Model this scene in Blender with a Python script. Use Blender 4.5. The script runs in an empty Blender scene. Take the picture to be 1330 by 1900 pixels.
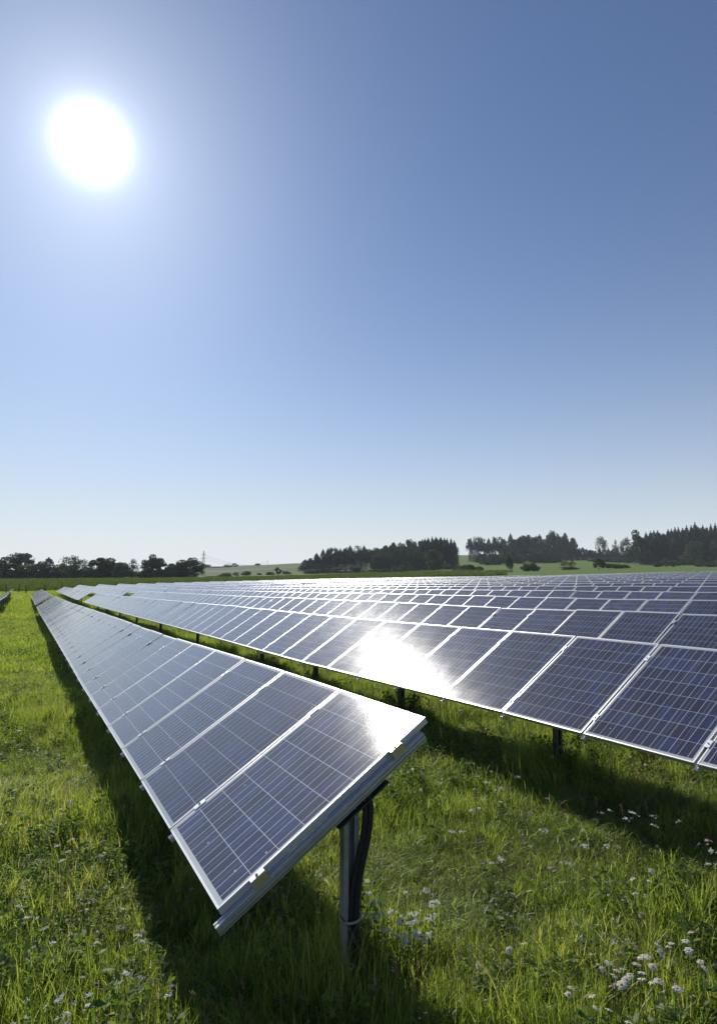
import bpy, bmesh, math, random
import numpy as np
from mathutils import Vector, Matrix
R = math.radians
C = bpy.context.scene.collection
S = bpy.context.scene

# ------------------------------------------------------------------ camera
HAZE = 0.00021
F_PX = 1131.0; PITCH = R(4.883)
cam = bpy.data.cameras.new('camera'); camo = bpy.data.objects.new('camera', cam); C.objects.link(camo)
camo.location = (0, 0, 0); camo.rotation_euler = (R(90) + PITCH, 0, 0)
cam.sensor_fit = 'VERTICAL'; cam.sensor_height = 36; cam.lens = 36 * F_PX / 1900
cam.clip_start = 0.05; cam.clip_end = 12000
S.camera = camo

# ------------------------------------------------------------------ sky and sun
SUN_AZ = R(-24.8); SUN_EL = R(33.5)
sdir = Vector((math.sin(SUN_AZ) * math.cos(SUN_EL), math.cos(SUN_AZ) * math.cos(SUN_EL), math.sin(SUN_EL)))
W = bpy.data.worlds.new('World'); S.world = W; W.use_nodes = True
nt = W.node_tree; nt.nodes.clear()
def N(t, typ, **kw):
    n = t.nodes.new(typ)
    for k, v in kw.items(): setattr(n, k, v)
    return n
sky = N(nt, 'ShaderNodeTexSky', sky_type='NISHITA', sun_disc=False)
sky.sun_elevation = SUN_EL; sky.sun_rotation = SUN_AZ
sky.altitude = 400; sky.air_density = 1.0; sky.dust_density = 0.6; sky.ozone_density = 1.6
bg = N(nt, 'ShaderNodeBackground'); bg.inputs['Strength'].default_value = 0.073
wout = N(nt, 'ShaderNodeOutputWorld')
hs = N(nt, 'ShaderNodeHueSaturation'); hs.inputs['Saturation'].default_value = 1.0
tint = N(nt, 'ShaderNodeMix', data_type='RGBA', blend_type='MULTIPLY'); tint.inputs['Factor'].default_value = 1; tint.inputs['B'].default_value = (.775, .965, 1.23, 1)
nt.links.new(sky.outputs[0], hs.inputs['Color']); nt.links.new(hs.outputs[0], tint.inputs['A'])
hz = N(nt, 'ShaderNodeMix', data_type='RGBA'); nt.links.new(tint.outputs['Result'], hz.inputs['A']); hz.inputs['B'].default_value = (12.6, 13.3, 13.8, 1); nt.links.new(hz.outputs['Result'], bg.inputs['Color'])
# the bright aureole of scattered light round the sun, a property of the sky by direction
tc = N(nt, 'ShaderNodeTexCoord')
nrm = N(nt, 'ShaderNodeVectorMath', operation='NORMALIZE'); nt.links.new(tc.outputs['Generated'], nrm.inputs[0])
dt = N(nt, 'ShaderNodeVectorMath', operation='DOT_PRODUCT'); nt.links.new(nrm.outputs[0], dt.inputs[0])
dt.inputs[1].default_value = sdir
ac = N(nt, 'ShaderNodeMath', operation='ARCCOSINE'); nt.links.new(dt.outputs['Value'], ac.inputs[0])
dg = N(nt, 'ShaderNodeMath', operation='MULTIPLY'); dg.inputs[1].default_value = 180 / math.pi
nt.links.new(ac.outputs[0], dg.inputs[0])
def mth(op, a, b=None):
    n = N(nt, 'ShaderNodeMath', operation=op)
    for i, v in enumerate((a, b)):
        if v is None: continue
        if isinstance(v, (int, float)): n.inputs[i].default_value = v
        else: nt.links.new(v, n.inputs[i])
    return n.outputs[0]
def expo(scale, powr, amp):
    q = mth('POWER', mth('DIVIDE', dg.outputs[0], scale), powr)
    return mth('MULTIPLY', mth('POWER', 2.71828, mth('MULTIPLY', q, -1.0)), amp)
glow = mth('ADD', mth('ADD', expo(1.8, 2.0, 2.2), expo(2.3, 1.15, 0.85)), expo(7.0, 1.0, 0.09))
sz_ = N(nt, 'ShaderNodeSeparateXYZ'); nt.links.new(nrm.outputs[0], sz_.inputs[0])
hf_ = mth('POWER', 2.71828, mth('MULTIPLY', mth('MAXIMUM', sz_.outputs[2], 0.0), -7.5)); nt.links.new(mth('MULTIPLY', hf_, .95), hz.inputs['Factor'])
bg2 = N(nt, 'ShaderNodeBackground'); bg2.inputs['Color'].default_value = (0.96, 0.985, 1.0, 1)
nt.links.new(glow, bg2.inputs['Strength'])
ads = N(nt, 'ShaderNodeAddShader')
nt.links.new(bg.outputs[0], ads.inputs[0]); nt.links.new(bg2.outputs[0], ads.inputs[1])
nt.links.new(ads.outputs[0], wout.inputs['Surface'])

sl = bpy.data.lights.new('sun', 'SUN'); sl.energy = 4.9; sl.angle = R(0.53); sl.color = (1.0, 0.95, 0.86)
so = bpy.data.objects.new('sun', sl); C.objects.link(so)
so.rotation_euler = sdir.to_track_quat('Z', 'Y').to_euler(); so.location = (0, 0, 30)
S.view_settings.view_transform = 'Standard'; S.view_settings.look = 'None'
S.view_settings.exposure = 0.0; S.view_settings.gamma = 1.0
S.cycles.max_bounces = 8; S.cycles.transparent_max_bounces = 8

# ------------------------------------------------------------------ site frame: a runs along the rows (away), l across them (right)
AZ = R(-28.562); TILT = R(31.563); PL = 1.318; PW = 0.994; STEP = 1.017; PH = 0.035
DV = Vector((math.sin(AZ), math.cos(AZ), 0)); NV = Vector((math.cos(AZ), -math.sin(AZ), 0)); ZV = Vector((0, 0, 1))
L0 = 0.804; ROWD = 3.4775
FA = [-60, 0, 2.8, 5, 10, 14.5, 20, 31, 41, 56, 70, 85, 103, 125, 160]
FZ = [0.2, -.64, -.735, -.80, -1.0, -1.13, -1.30, -1.67, -1.97, -2.42, -2.72, -3.02, -3.45, -3.86, -4.3]
def zup(a, l):                        # height of a table's upper edge (l = across position of that edge)
    a = np.asarray(a, float); l = np.asarray(l, float)
    fade = np.interp(a, [0, 40, 125], [1, 1, .5])
    g = np.interp(l, [-40, 1.9, 5.4, 20, 61, 140], [-.6, -.09, 0, .36, 1.16, 1.6])
    g = g * fade
    return np.interp(a, FA, FZ) + g
def near_ground(a, l): return zup(a, l + 0.56) - 1.44
# far terrain: heights by bearing (columns) and distance (rows)
FC = np.array([-9.0, -1.2, -.588, -.40, -.235, -.164, -.093, .031, .164, .296, .385, .473, .588, 1.2, 9.0])
FY = np.array([130., 250, 400, 600, 800, 1000, 1500, 4000])
FH = np.array([
 [-5.6, -6.9, -9, -11, -13, -15, -20, -60],
 [-5.6, -6.9, -9, -11, -13, -15, -20, -60],
 [-5.4, -6.9, -9, -11, -13, -15, -20, -60],
 [-5.2, -6.8, -8.8, -10.5, -12, -13, -18, -60],
 [-5.1, -6.4, -8.4, -7.8, -5.0, -3.8, -12, -50],
 [-5.0, -6.0, -7.2, -5.3, -2.2, -1.3, -10, -40],
 [-4.9, -5.4, -6.3, -2.9, 0.7, 1.5, -8, -30],
 [-4.5, -4.4, -5.4, -1.0, 2.5, 4, 0, -20],
 [-3.9, -3.5, -3.4, 2.0, 10, 15, 10, -20],
 [-3.4, -2.8, -0.6, 3.2, 6, 8, 6, -10],
 [-3.1, -2.4, 0.4, 4.3, 6, 8, 6, -10],
 [-2.9, -2.1, -1.2, 2.0, 6, 8, 6, -10],
 [-2.7, -2.1, -1.0, 2.0, 6, 8, 6, -10],
 [-2.5, -2.0, -1.0, 2.0, 6, 8, 6, -10],
 [-2.5, -2.0, -1.0, 2.0, 6, 8, 6, -10]])
def far_ground(x, y):
    u = x / np.maximum(y, 20.); d = np.maximum(y, np.hypot(x, y) * .6)
    ui = np.clip(np.interp(u, FC, np.arange(len(FC))), 0, len(FC) - 1.001)
    # smooth interpolation in distance
    di = np.clip(np.interp(d, FY, np.arange(len(FY))), 0, len(FY) - 1.001)
    i = ui.astype(int); j = di.astype(int); fu = ui - i; fd = di - j
    fu = fu * fu * (3 - 2 * fu)
    return (FH[i, j] * (1 - fu) + FH[i + 1, j] * fu) * (1 - fd) + (FH[i, j + 1] * (1 - fu) + FH[i + 1, j + 1] * fu) * fd
def ground(x, y):
    x = np.asarray(x, float); y = np.asarray(y, float)
    a = x * DV.x + y * DV.y; l = x * NV.x + y * NV.y
    n = near_ground(a, l); f = far_ground(x, y)
    w = np.clip((np.hypot(x, y) - 120) / 50., 0, 1); w = w * w * (3 - 2 * w)
    bump = .035 * np.sin(x * .9 + 1.3) * np.cos(y * .7) + .02 * np.sin(x * 2.3 + y * 1.7)
    return n * (1 - w) + f * w + bump
def gz(x, y): return float(ground(x, y))
def site(a, l, z=0.0): return DV * a + NV * l + ZV * z
def ray(px, py):
    cx, cy = (px - 665) / F_PX, (950 - py) / F_PX
    return Vector((cx, math.cos(PITCH) - cy * math.sin(PITCH), cy * math.cos(PITCH) + math.sin(PITCH)))
def on_ground(px, py):                # where a line of sight meets the ground
    r = ray(px, py); t = 2.0
    while t < 1500:
        p = r * t
        if p.z < gz(p.x, p.y): return Vector((p.x, p.y, gz(p.x, p.y)))
        t *= 1.004
    return Vector((r.x * t, r.y * t, gz(r.x * t, r.y * t)))
def stand(px, dist):                  # a spot on the ground at this bearing and forward distance
    x = (px - 665) / F_PX * dist / math.cos(PITCH) ; return Vector((x, dist, gz(x, dist)))

# ------------------------------------------------------------------ helpers
def tag(o, label=None, cat=None, group=None, kind=None):
    if label: o['label'] = label
    if cat: o['category'] = cat
    if group: o['group'] = group
    if kind: o['kind'] = kind
    return o
def empty(name, loc, label, cat, group=None):
    o = bpy.data.objects.new(name, None); C.objects.link(o); o.location = loc; o.empty_display_size = .3
    return tag(o, label, cat, group)
def link(name, me, parent=None, mw=None):
    o = bpy.data.objects.new(name, me); C.objects.link(o)
    if parent is not None: o.parent = parent
    if mw is not None:
        if parent is not None:
            pm = parent.matrix_local if parent.parent is None else parent.parent.matrix_local @ parent.matrix_local
            if parent.type == 'EMPTY' and parent.parent is None: pm = Matrix.Translation(parent.location) @ parent.rotation_euler.to_matrix().to_4x4()
            mw = pm.inverted() @ mw
        o.matrix_local = mw
    return o
class MB:
    def __init__(s): s.v = []; s.f = []; s.mi = []; s.uv = None
    def box(s, c, d, M=None, mi=0):   # centre, full size
        b = len(s.v)
        for k in range(8):
            p = Vector((c[0] + d[0] * ((k & 1) - .5), c[1] + d[1] * ((k >> 1 & 1) - .5), c[2] + d[2] * ((k >> 2) - .5)))
            s.v.append(M @ p if M else p)
        for f in ((0, 2, 3, 1), (4, 5, 7, 6), (0, 1, 5, 4), (2, 6, 7, 3), (0, 4, 6, 2), (1, 3, 7, 5)):
            s.f.append(tuple(b + i for i in f)); s.mi.append(mi)
    def tube(s, pts, r, n=8, mi=0, r2=None, cap=True):
        b = len(s.v); m = len(pts)
        for i, p in enumerate(pts):
            p = Vector(p); t = (Vector(pts[min(i + 1, m - 1)]) - Vector(pts[max(i - 1, 0)])).normalized()
            u = t.orthogonal() if abs(t.z) > .95 or True else None
            ref = Vector((0, 0, 1)) if abs(t.z) < .9 else Vector((1, 0, 0))
            u = t.cross(ref).normalized(); w = t.cross(u)
            rr = r[i] if isinstance(r, (list, tuple)) else (r if r2 is None else r + (r2 - r) * i / (m - 1))
            for k in range(n):
                a = 2 * math.pi * k / n; s.v.append(p + (u * math.cos(a) + w * math.sin(a)) * rr)
        for i in range(m - 1):
            for k in range(n):
                s.f.append((b + i * n + k, b + i * n + (k + 1) % n, b + (i + 1) * n + (k + 1) % n, b + (i + 1) * n + k)); s.mi.append(mi)
        if cap:
            s.f.append(tuple(b + k for k in range(n))[::-1]); s.mi.append(mi)
            s.f.append(tuple(b + (m - 1) * n + k for k in range(n))); s.mi.append(mi)
    def prism(s, prof, y0, y1, M=None, mi=0):    # closed profile (x,z) swept along y
        b = len(s.v); n = len(prof)
        for y in (y0, y1):
            for x, z in prof:
                p = Vector((x, y, z)); s.v.append(M @ p if M else p)
        for k in range(n):
            s.f.append((b + k, b + (k + 1) % n, b + n + (k + 1) % n, b + n + k)); s.mi.append(mi)
        s.f.append(tuple(b + k for k in range(n))[::-1]); s.mi.append(mi)
        s.f.append(tuple(b + n + k for k in range(n))); s.mi.append(mi)
    def mesh(s, name, mats, smooth=False):
        me = bpy.data.meshes.new(name); me.from_pydata([tuple(v) for v in s.v], [], s.f)
        for m in (mats if isinstance(mats, (list, tuple)) else [mats]): me.materials.append(m)
        me.polygons.foreach_set('material_index', s.mi)
        bm = bmesh.new(); bm.from_mesh(me); bmesh.ops.recalc_face_normals(bm, faces=bm.faces); bm.to_mesh(me); bm.free()
        if smooth: me.polygons.foreach_set('use_smooth', [True] * len(me.polygons))
        me.update(); return me

# ------------------------------------------------------------------ materials
def mat(name):
    m = bpy.data.materials.new(name); m.use_nodes = True; t = m.node_tree; t.nodes.clear()
    o = N(t, 'ShaderNodeOutputMaterial'); return m, t, o
def principled(name, col, rough=.5, metal=0., noise=0., nscale=8., spec=.5, bump=0., bscale=60.):
    m, t, o = mat(name); p = N(t, 'ShaderNodeBsdfPrincipled')
    p.inputs['Roughness'].default_value = rough; p.inputs['Metallic'].default_value = metal
    p.inputs['Specular IOR Level'].default_value = spec
    t.links.new(p.outputs[0], o.inputs[0])
    tcn = N(t, 'ShaderNodeTexCoord'); nz = N(t, 'ShaderNodeTexNoise'); nz.inputs['Scale'].default_value = nscale
    nz.inputs['Detail'].default_value = 5
    t.links.new(tcn.outputs['Object'], nz.inputs['Vector'])
    cr = N(t, 'ShaderNodeMix', data_type='RGBA'); t.links.new(nz.outputs['Fac'], cr.inputs['Factor'])
    cr.inputs['A'].default_value = (*[c * (1 - noise) for c in col], 1); cr.inputs['B'].default_value = (*[min(1, c * (1 + noise)) for c in col], 1)
    t.links.new(cr.outputs['Result'], p.inputs['Base Color'])
    if bump:
        n2 = N(t, 'ShaderNodeTexNoise'); n2.inputs['Scale'].default_value = bscale; t.links.new(tcn.outputs['Object'], n2.inputs['Vector'])
        b = N(t, 'ShaderNodeBump'); b.inputs['Strength'].default_value = bump; b.inputs['Distance'].default_value = .01
        t.links.new(n2.outputs['Fac'], b.inputs['Height']); t.links.new(b.outputs[0], p.inputs['Normal'])
    return m
M_alu = principled('anodised_aluminium', (.70, .70, .70), .40, .85, .10, 9, bump=.08, bscale=160)
M_rail = principled('rail_aluminium', (.50, .51, .52), .42, .85, .22, 11, bump=.12, bscale=140)
M_steel = principled('galvanised_steel', (.24, .25, .26), .6, .45, .25, 14, bump=.08, bscale=90)
M_post = principled('shade_darkened_post', (.09, .095, .09), .7, .1, .3, 14)  # dark copy of the post steel: shade under the tables put into the colour
M_dark = principled('dark_steel', (.06, .065, .075), .5, .3, .2, 10)
M_plastic = principled('black_conduit', (.014, .014, .017), .5, 0, .2, 20)
M_back = principled('white_backsheet', (.5, .5, .5), .6, 0, .05)
M_tie = principled('cable_tie', (.30, .28, .22), .5, 0, .1)
M_wood = principled('weathered_wood', (.09, .075, .055), .85, 0, .4, 20)
M_pyl = principled('pylon_steel', (.20, .21, .22), .6, .3, .1)

def cell_material():
    m, t, o = mat('solar_cells'); p = N(t, 'ShaderNodeBsdfPrincipled'); t.links.new(p.outputs[0], o.inputs[0])
    L = t.links.new
    uv = N(t, 'ShaderNodeUVMap'); uv.uv_map = 'UVMap'; sx = N(t, 'ShaderNodeSeparateXYZ'); L(uv.outputs[0], sx.inputs[0])
    def mt(op, a, b=None, c=None):
        n = N(t, 'ShaderNodeMath', operation=op)
        for i, v in enumerate((a, b, c)):
            if v is None: continue
            if isinstance(v, (int, float)): n.inputs[i].default_value = v
            else: L(v, n.inputs[i])
        return n.outputs[0]
    u, v = sx.outputs[0], sx.outputs[1]          # in cells
    fu, fv = mt('FRACT', u), mt('FRACT', v)
    def near(x, c, w): return mt('LESS_THAN', mt('ABSOLUTE', mt('SUBTRACT', x, c)), w)
    bus = mt('MAXIMUM', near(fu, .255, .0098), near(fu, .745, .0098))
    gapu = mt('GREATER_THAN', mt('ABSOLUTE', mt('SUBTRACT', fu, .5)), .4915)
    gapv = mt('GREATER_THAN', mt('ABSOLUTE', mt('SUBTRACT', fv, .5)), .4885)
    inside = mt('MULTIPLY', mt('LESS_THAN', mt('ABSOLUTE', mt('SUBTRACT', u, 3.0)), 2.995), mt('LESS_THAN', mt('ABSOLUTE', mt('SUBTRACT', v, 4.0)), 3.995))
    oi = N(t, 'ShaderNodeObjectInfo')
    cell = N(t, 'ShaderNodeCombineXYZ'); L(mt('FLOOR', u), cell.inputs[0]); L(mt('FLOOR', v), cell.inputs[1]); L(mt('MULTIPLY', oi.outputs['Random'], 91.7), cell.inputs[2])
    wn = N(t, 'ShaderNodeTexWhiteNoise', noise_dimensions='3D'); L(cell.outputs[0], wn.inputs['Vector'])
    off = N(t, 'ShaderNodeVectorMath', operation='ADD'); L(uv.outputs[0], off.inputs[0])
    sc = N(t, 'ShaderNodeVectorMath', operation='SCALE'); L(wn.outputs['Color'], sc.inputs[0]); sc.inputs['Scale'].default_value = 40; L(sc.outputs[0], off.inputs[1])
    vo = N(t, 'ShaderNodeTexVoronoi'); vo.inputs['Scale'].default_value = 9; L(off.outputs[0], vo.inputs['Vector'])
    sg = N(t, 'ShaderNodeSeparateColor'); L(vo.outputs['Color'], sg.inputs[0])
    nz = N(t, 'ShaderNodeTexNoise'); nz.inputs['Scale'].default_value = 1.6; nz.inputs['Detail'].default_value = 2; L(off.outputs[0], nz.inputs['Vector'])
    f = mt('ADD', mt('ADD', mt('MULTIPLY', wn.outputs['Value'], .55), mt('MULTIPLY', sg.outputs[0], .28)), mt('MULTIPLY', nz.outputs['Fac'], .35))
    cr = N(t, 'ShaderNodeValToRGB'); L(f, cr.inputs[0])
    e = cr.color_ramp.elements
    e[0].position = .15; e[0].color = (.019, .018, .032, 1); e[1].position = 1.05; e[1].color = (.030, .043, .125, 1)
    k = cr.color_ramp.elements.new(.62); k.color = (.022, .025, .056, 1)
    # thin contact fingers only lift the tone a little
    def mix(fac, a, b):
        n = N(t, 'ShaderNodeMix', data_type='RGBA'); L(fac, n.inputs['Factor'])
        for s, val in (('A', a), ('B', b)):
            if isinstance(val, tuple): n.inputs[s].default_value = val
            else: L(val, n.inputs[s])
        return n.outputs['Result']
    c = mix(bus, cr.outputs[0], (.62, .61, .60, 1))
    c = mix(gapu, c, (.17, .20, .27, 1)); c = mix(gapv, c, (.40, .43, .47, 1))
    out = mt('SUBTRACT', 1.0, inside); c = mix(out, c, (.46, .48, .47, 1))
    # dust film, thicker towards the lower edge of each panel
    tco = N(t, 'ShaderNodeTexCoord'); dn = N(t, 'ShaderNodeTexNoise'); dn.inputs['Scale'].default_value = 5; dn.inputs['Detail'].default_value = 8
    va = N(t, 'ShaderNodeVectorMath', operation='ADD'); L(tco.outputs['Object'], va.inputs[0]); cmb = N(t, 'ShaderNodeCombineXYZ'); L(mt('MULTIPLY', oi.outputs['Random'], 57.), cmb.inputs[0]); L(cmb.outputs[0], va.inputs[1])
    L(va.outputs[0], dn.inputs['Vector'])
    dust = mt('MULTIPLY', mt('SUBTRACT', dn.outputs['Fac'], .25), .09)
    c = mix(dust, c, (.45, .44, .42, 1))
    mp = N(t, 'ShaderNodeMapping'); mp.inputs['Scale'].default_value = (60, 1.3, 1); L(va.outputs[0], mp.inputs[0])
    st = N(t, 'ShaderNodeTexNoise'); st.inputs['Scale'].default_value = 1; st.inputs['Detail'].default_value = 4; L(mp.outputs[0], st.inputs['Vector'])
    streak = mt('MULTIPLY', mt('MAXIMUM', mt('SUBTRACT', st.outputs['Fac'], .56), 0.0), .55)
    c = mix(streak, c, (.40, .40, .38, 1))
    sp = N(t, 'ShaderNodeTexVoronoi'); sp.inputs['Scale'].default_value = 5.5; L(va.outputs[0], sp.inputs['Vector'])
    c = mix(mt('MULTIPLY', mt('LESS_THAN', sp.outputs['Distance'], .035), .7), c, (.55, .55, .52, 1))
    pt = mt('MULTIPLY_ADD', oi.outputs['Random'], .35, .82)
    sc2 = N(t, 'ShaderNodeVectorMath', operation='SCALE'); L(c, sc2.inputs[0]); L(pt, sc2.inputs['Scale']); c = sc2.outputs[0]
    L(c, p.inputs['Base Color'])
    p.inputs['Roughness'].default_value = .8; p.inputs['Specular IOR Level'].default_value = .03
    p.inputs['Coat Weight'].default_value = 1.0; p.inputs['Coat IOR'].default_value = 1.58
    L(mt('ADD', .088, mt('MULTIPLY', dn.outputs['Fac'], .06)), p.inputs['Coat Roughness'])
    # faint texture of rolled solar glass
    gn = N(t, 'ShaderNodeTexNoise'); gn.inputs['Scale'].default_value = 260; gn.inputs['Detail'].default_value = 1; L(va.outputs[0], gn.inputs['Vector'])
    b = N(t, 'ShaderNodeBump'); b.inputs['Strength'].default_value = .10; b.inputs['Distance'].default_value = .002
    L(gn.outputs['Fac'], b.inputs['Height']); L(b.outputs[0], p.inputs['Coat Normal'])
    return m
M_cell = cell_material()

def leaf_material(name, cols, trans, rough=.5, tw=.55, gloss=.06, place=.8):
    # cols: list of (pos, rgb); colour picked by per-blade attribute 'tint' and instance random
    m, t, o = mat(name); L = t.links.new
    at = N(t, 'ShaderNodeAttribute'); at.attribute_name = 'tint'
    oi = N(t, 'ShaderNodeObjectInfo')
    ad = N(t, 'ShaderNodeMath', operation='MULTIPLY_ADD'); L(oi.outputs['Random'], ad.inputs[0]); ad.inputs[1].default_value = .3; L(at.outputs['Fac'], ad.inputs[2])
    gp_ = N(t, 'ShaderNodeNewGeometry'); ns = N(t, 'ShaderNodeTexNoise'); ns.inputs['Scale'].default_value = place; ns.inputs['Detail'].default_value = 3; L(gp_.outputs['Position'], ns.inputs['Vector'])
    a2 = N(t, 'ShaderNodeMath', operation='MULTIPLY_ADD'); L(ns.outputs['Fac'], a2.inputs[0]); a2.inputs[1].default_value = .9; L(ad.outputs[0], a2.inputs[2])
    a3 = N(t, 'ShaderNodeMath', operation='SUBTRACT'); L(a2.outputs[0], a3.inputs[0]); a3.inputs[1].default_value = .45
    cr = N(t, 'ShaderNodeValToRGB'); L(a3.outputs[0], cr.inputs[0]); e = cr.color_ramp.elements
    while len(e) < len(cols): e.new(.5)
    for k, (p, c) in enumerate(cols): e[k].position = p; e[k].color = (*c, 1)
    d = N(t, 'ShaderNodeBsdfDiffuse'); L(cr.outputs[0], d.inputs['Color'])
    tr = N(t, 'ShaderNodeBsdfTranslucent')
    mu = N(t, 'ShaderNodeMix', data_type='RGBA', blend_type='MULTIPLY'); mu.inputs['Factor'].default_value = 1; L(cr.outputs[0], mu.inputs['A']); mu.inputs['B'].default_value = (*trans, 1)
    L(mu.outputs['Result'], tr.inputs['Color'])
    ms = N(t, 'ShaderNodeMixShader'); ms.inputs[0].default_value = tw; L(d.outputs[0], ms.inputs[1]); L(tr.outputs[0], ms.inputs[2])
    g = N(t, 'ShaderNodeBsdfGlossy'); g.inputs['Roughness'].default_value = rough; g.inputs['Color'].default_value = (.9, .95, .85, 1)
    m2 = N(t, 'ShaderNodeMixShader'); m2.inputs[0].default_value = gloss; L(ms.outputs[0], m2.inputs[1]); L(g.outputs[0], m2.inputs[2])
    L(m2.outputs[0], o.inputs[0]); return m
M_grass = leaf_material('grass_blades', [(0, (.060, .095, .019)), (.45, (.142, .200, .031)), (.8, (.22, .27, .055)), (1.05, (.36, .32, .15))], (2.25, 2.2, 1.3), .45, .61, .04)
M_herb = leaf_material('herb_leaves', [(0, (.045, .075, .018)), (.6, (.08, .125, .024)), (1.1, (.13, .18, .035))], (2.0, 2.1, 1.0), .5, .5, .03)
M_dry = leaf_material('dry_stalks', [(0, (.16, .13, .07)), (.6, (.26, .21, .12)), (1.2, (.34, .27, .19))], (1.2, 1.15, .9), .6, .35, .02)
M_petal = leaf_material('white_petals', [(0, (.70, .70, .68)), (1.2, (.80, .80, .78))], (1.0, 1.0, 1.0), .6, .45, .02)
M_pink = leaf_material('pink_florets', [(0, (.42, .30, .34)), (1.2, (.55, .45, .46))], (1, .9, .95), .6, .35, .02)
M_purple = leaf_material('purple_florets', [(0, (.30, .14, .34)), (1.2, (.42, .25, .48))], (1, .9, 1), .6, .35, .02)
M_yolk = principled('yellow_centres', (.55, .30, .02), .8, 0, .2, 300)
M_tree = leaf_material('tree_leaves', [(0, (.030, .048, .018)), (.6, (.05, .078, .026)), (1.2, (.075, .11, .035))], (1.2, 1.5, .7), .5, .35, .03)
M_tree_lt = leaf_material('pale_tree_leaves', [(0, (.035, .055, .022)), (.6, (.065, .10, .04)), (1.2, (.095, .14, .055))], (1.2, 1.5, .7), .5, .4, .03)
M_fir = leaf_material('conifer_needles', [(0, (.012, .020, .010)), (.6, (.020, .034, .015)), (1.2, (.035, .052, .022))], (1.1, 1.3, .7), .6, .2, .02)
M_bark = principled('bark', (.05, .042, .034), .9, 0, .4, 3)
M_maize = leaf_material('crop_leaves', [(0, (.055, .085, .018)), (.6, (.09, .13, .025)), (1.2, (.14, .17, .04))], (1.6, 1.7, .9), .4, .4, .03)

# ------------------------------------------------------------------ ground
def ground_material():
    m, t, o = mat('meadow_ground'); L = t.links.new; p = N(t, 'ShaderNodeBsdfPrincipled'); p.inputs['Roughness'].default_value = .95; p.inputs['Specular IOR Level'].default_value = .1
    L(p.outputs[0], o.inputs[0])
    g = N(t, 'ShaderNodeNewGeometry'); at = N(t, 'ShaderNodeAttribute'); at.attribute_name = 'zone'
    def noise(sc, det=6):
        n = N(t, 'ShaderNodeTexNoise'); n.inputs['Scale'].default_value = sc; n.inputs['Detail'].default_value = det; n.inputs['Roughness'].default_value = .65
        L(g.outputs['Position'], n.inputs['Vector']); return n.outputs['Fac']
    def ramp(f, cs):
        r = N(t, 'ShaderNodeValToRGB'); L(f, r.inputs[0]); e = r.color_ramp.elements
        while len(e) < len(cs): e.new(.5)
        for k, (q, c) in enumerate(cs): e[k].position = q; e[k].color = (*c, 1)
        return r.outputs[0]
    def mix(f, a, b, bt='MIX'):
        n = N(t, 'ShaderNodeMix', data_type='RGBA', blend_type=bt)
        if isinstance(f, float): n.inputs['Factor'].default_value = f
        else: L(f, n.inputs['Factor'])
        L(a, n.inputs['A']); L(b, n.inputs['B']); return n.outputs['Result']
    near = ramp(noise(3.0, 10), [(.3, (.035, .040, .014)), (.5, (.06, .085, .018)), (.72, (.10, .13, .028))])
    mead = mix(.5, ramp(noise(.05), [(.35, (.085, .145, .025)), (.65, (.14, .19, .04))]), ramp(noise(.9, 8), [(.3, (.06, .11, .018)), (.7, (.16, .23, .045))]))
    # hill fields in long strips of different crops
    mp = N(t, 'ShaderNodeMapping'); mp.inputs['Rotation'].default_value = (0, 0, R(18)); mp.inputs['Scale'].default_value = (.0042, .013, 0); L(g.outputs['Position'], mp.inputs[0])
    vo = N(t, 'ShaderNodeTexVoronoi'); vo.inputs['Scale'].default_value = 1; L(mp.outputs[0], vo.inputs['Vector'])
    sp = N(t, 'ShaderNodeSeparateColor'); L(vo.outputs['Color'], sp.inputs[0])
    fld = ramp(sp.outputs[0], [(0, (.085, .125, .045)), (.35, (.12, .15, .06)), (.6, (.19, .20, .085)), (.9, (.07, .12, .035))])
    fld = mix(.35, fld, ramp(noise(.25, 8), [(.3, (.06, .08, .03)), (.7, (.16, .18, .08))]))
    sz = N(t, 'ShaderNodeSeparateColor'); L(at.outputs['Color'], sz.inputs[0])
    c = mix(sz.outputs[0], near, mead); c = mix(sz.outputs[1], c, fld)
    L(c, p.inputs['Base Color'])
    b = N(t, 'ShaderNodeBump'); b.inputs['Strength'].default_value = .6; b.inputs['Distance'].default_value = .06; L(noise(9, 8), b.inputs['Height']); L(b.outputs[0], p.inputs['Normal'])
    return m
def build_ground():
    na, nr = 300, 190
    rr = np.concatenate([[0.0], np.geomspace(.8, 1600, nr)])
    # finer angular steps in front
    th = np.linspace(-math.pi, math.pi, na, endpoint=False)
    th = th - .45 * np.sin(th) * 1.0
    X = np.outer(rr, np.sin(th)); Y = np.outer(rr, np.cos(th)); Z = ground(X, Y)
    v = np.stack([X, Y, Z], -1).reshape(-1, 3)
    i = np.arange(nr)[:, None] * na; j = np.arange(na)[None]; jn = (j + 1) % na
    f = np.stack([i + j, i + na + j, i + na + jn, i + jn], -1).reshape(-1, 4)
    me = bpy.data.meshes.new('meadow'); me.from_pydata(v.tolist(), [], f.tolist())
    me.materials.append(ground_material())
    ca = me.color_attributes.new('zone', 'FLOAT_COLOR', 'POINT')
    x, y = v[:, 0], v[:, 1]; d = np.hypot(x, y); u = x / np.maximum(y, 1)
    z1 = np.clip((d - 60) / 60, 0, 1)
    z2 = np.clip((d - 400) / 60, 0, 1) * np.clip((.02 - u) / .03, 0, 1)
    z2 = np.maximum(z2, np.clip((d - 700) / 60, 0, 1) * .7)
    ca.data.foreach_set('color', np.stack([z1, z2, z1 * 0, z1 * 0 + 1], -1).ravel())
    me.polygons.foreach_set('use_smooth', [True] * len(me.polygons)); me.update()
    me.flip_normals() if me.polygons[500].normal.z < 0 else None
    o = bpy.data.objects.new('meadow_ground', me); C.objects.link(o); tag(o, 'green meadow ground rolling away to low hills', 'meadow', None, 'structure')
build_ground()

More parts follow.
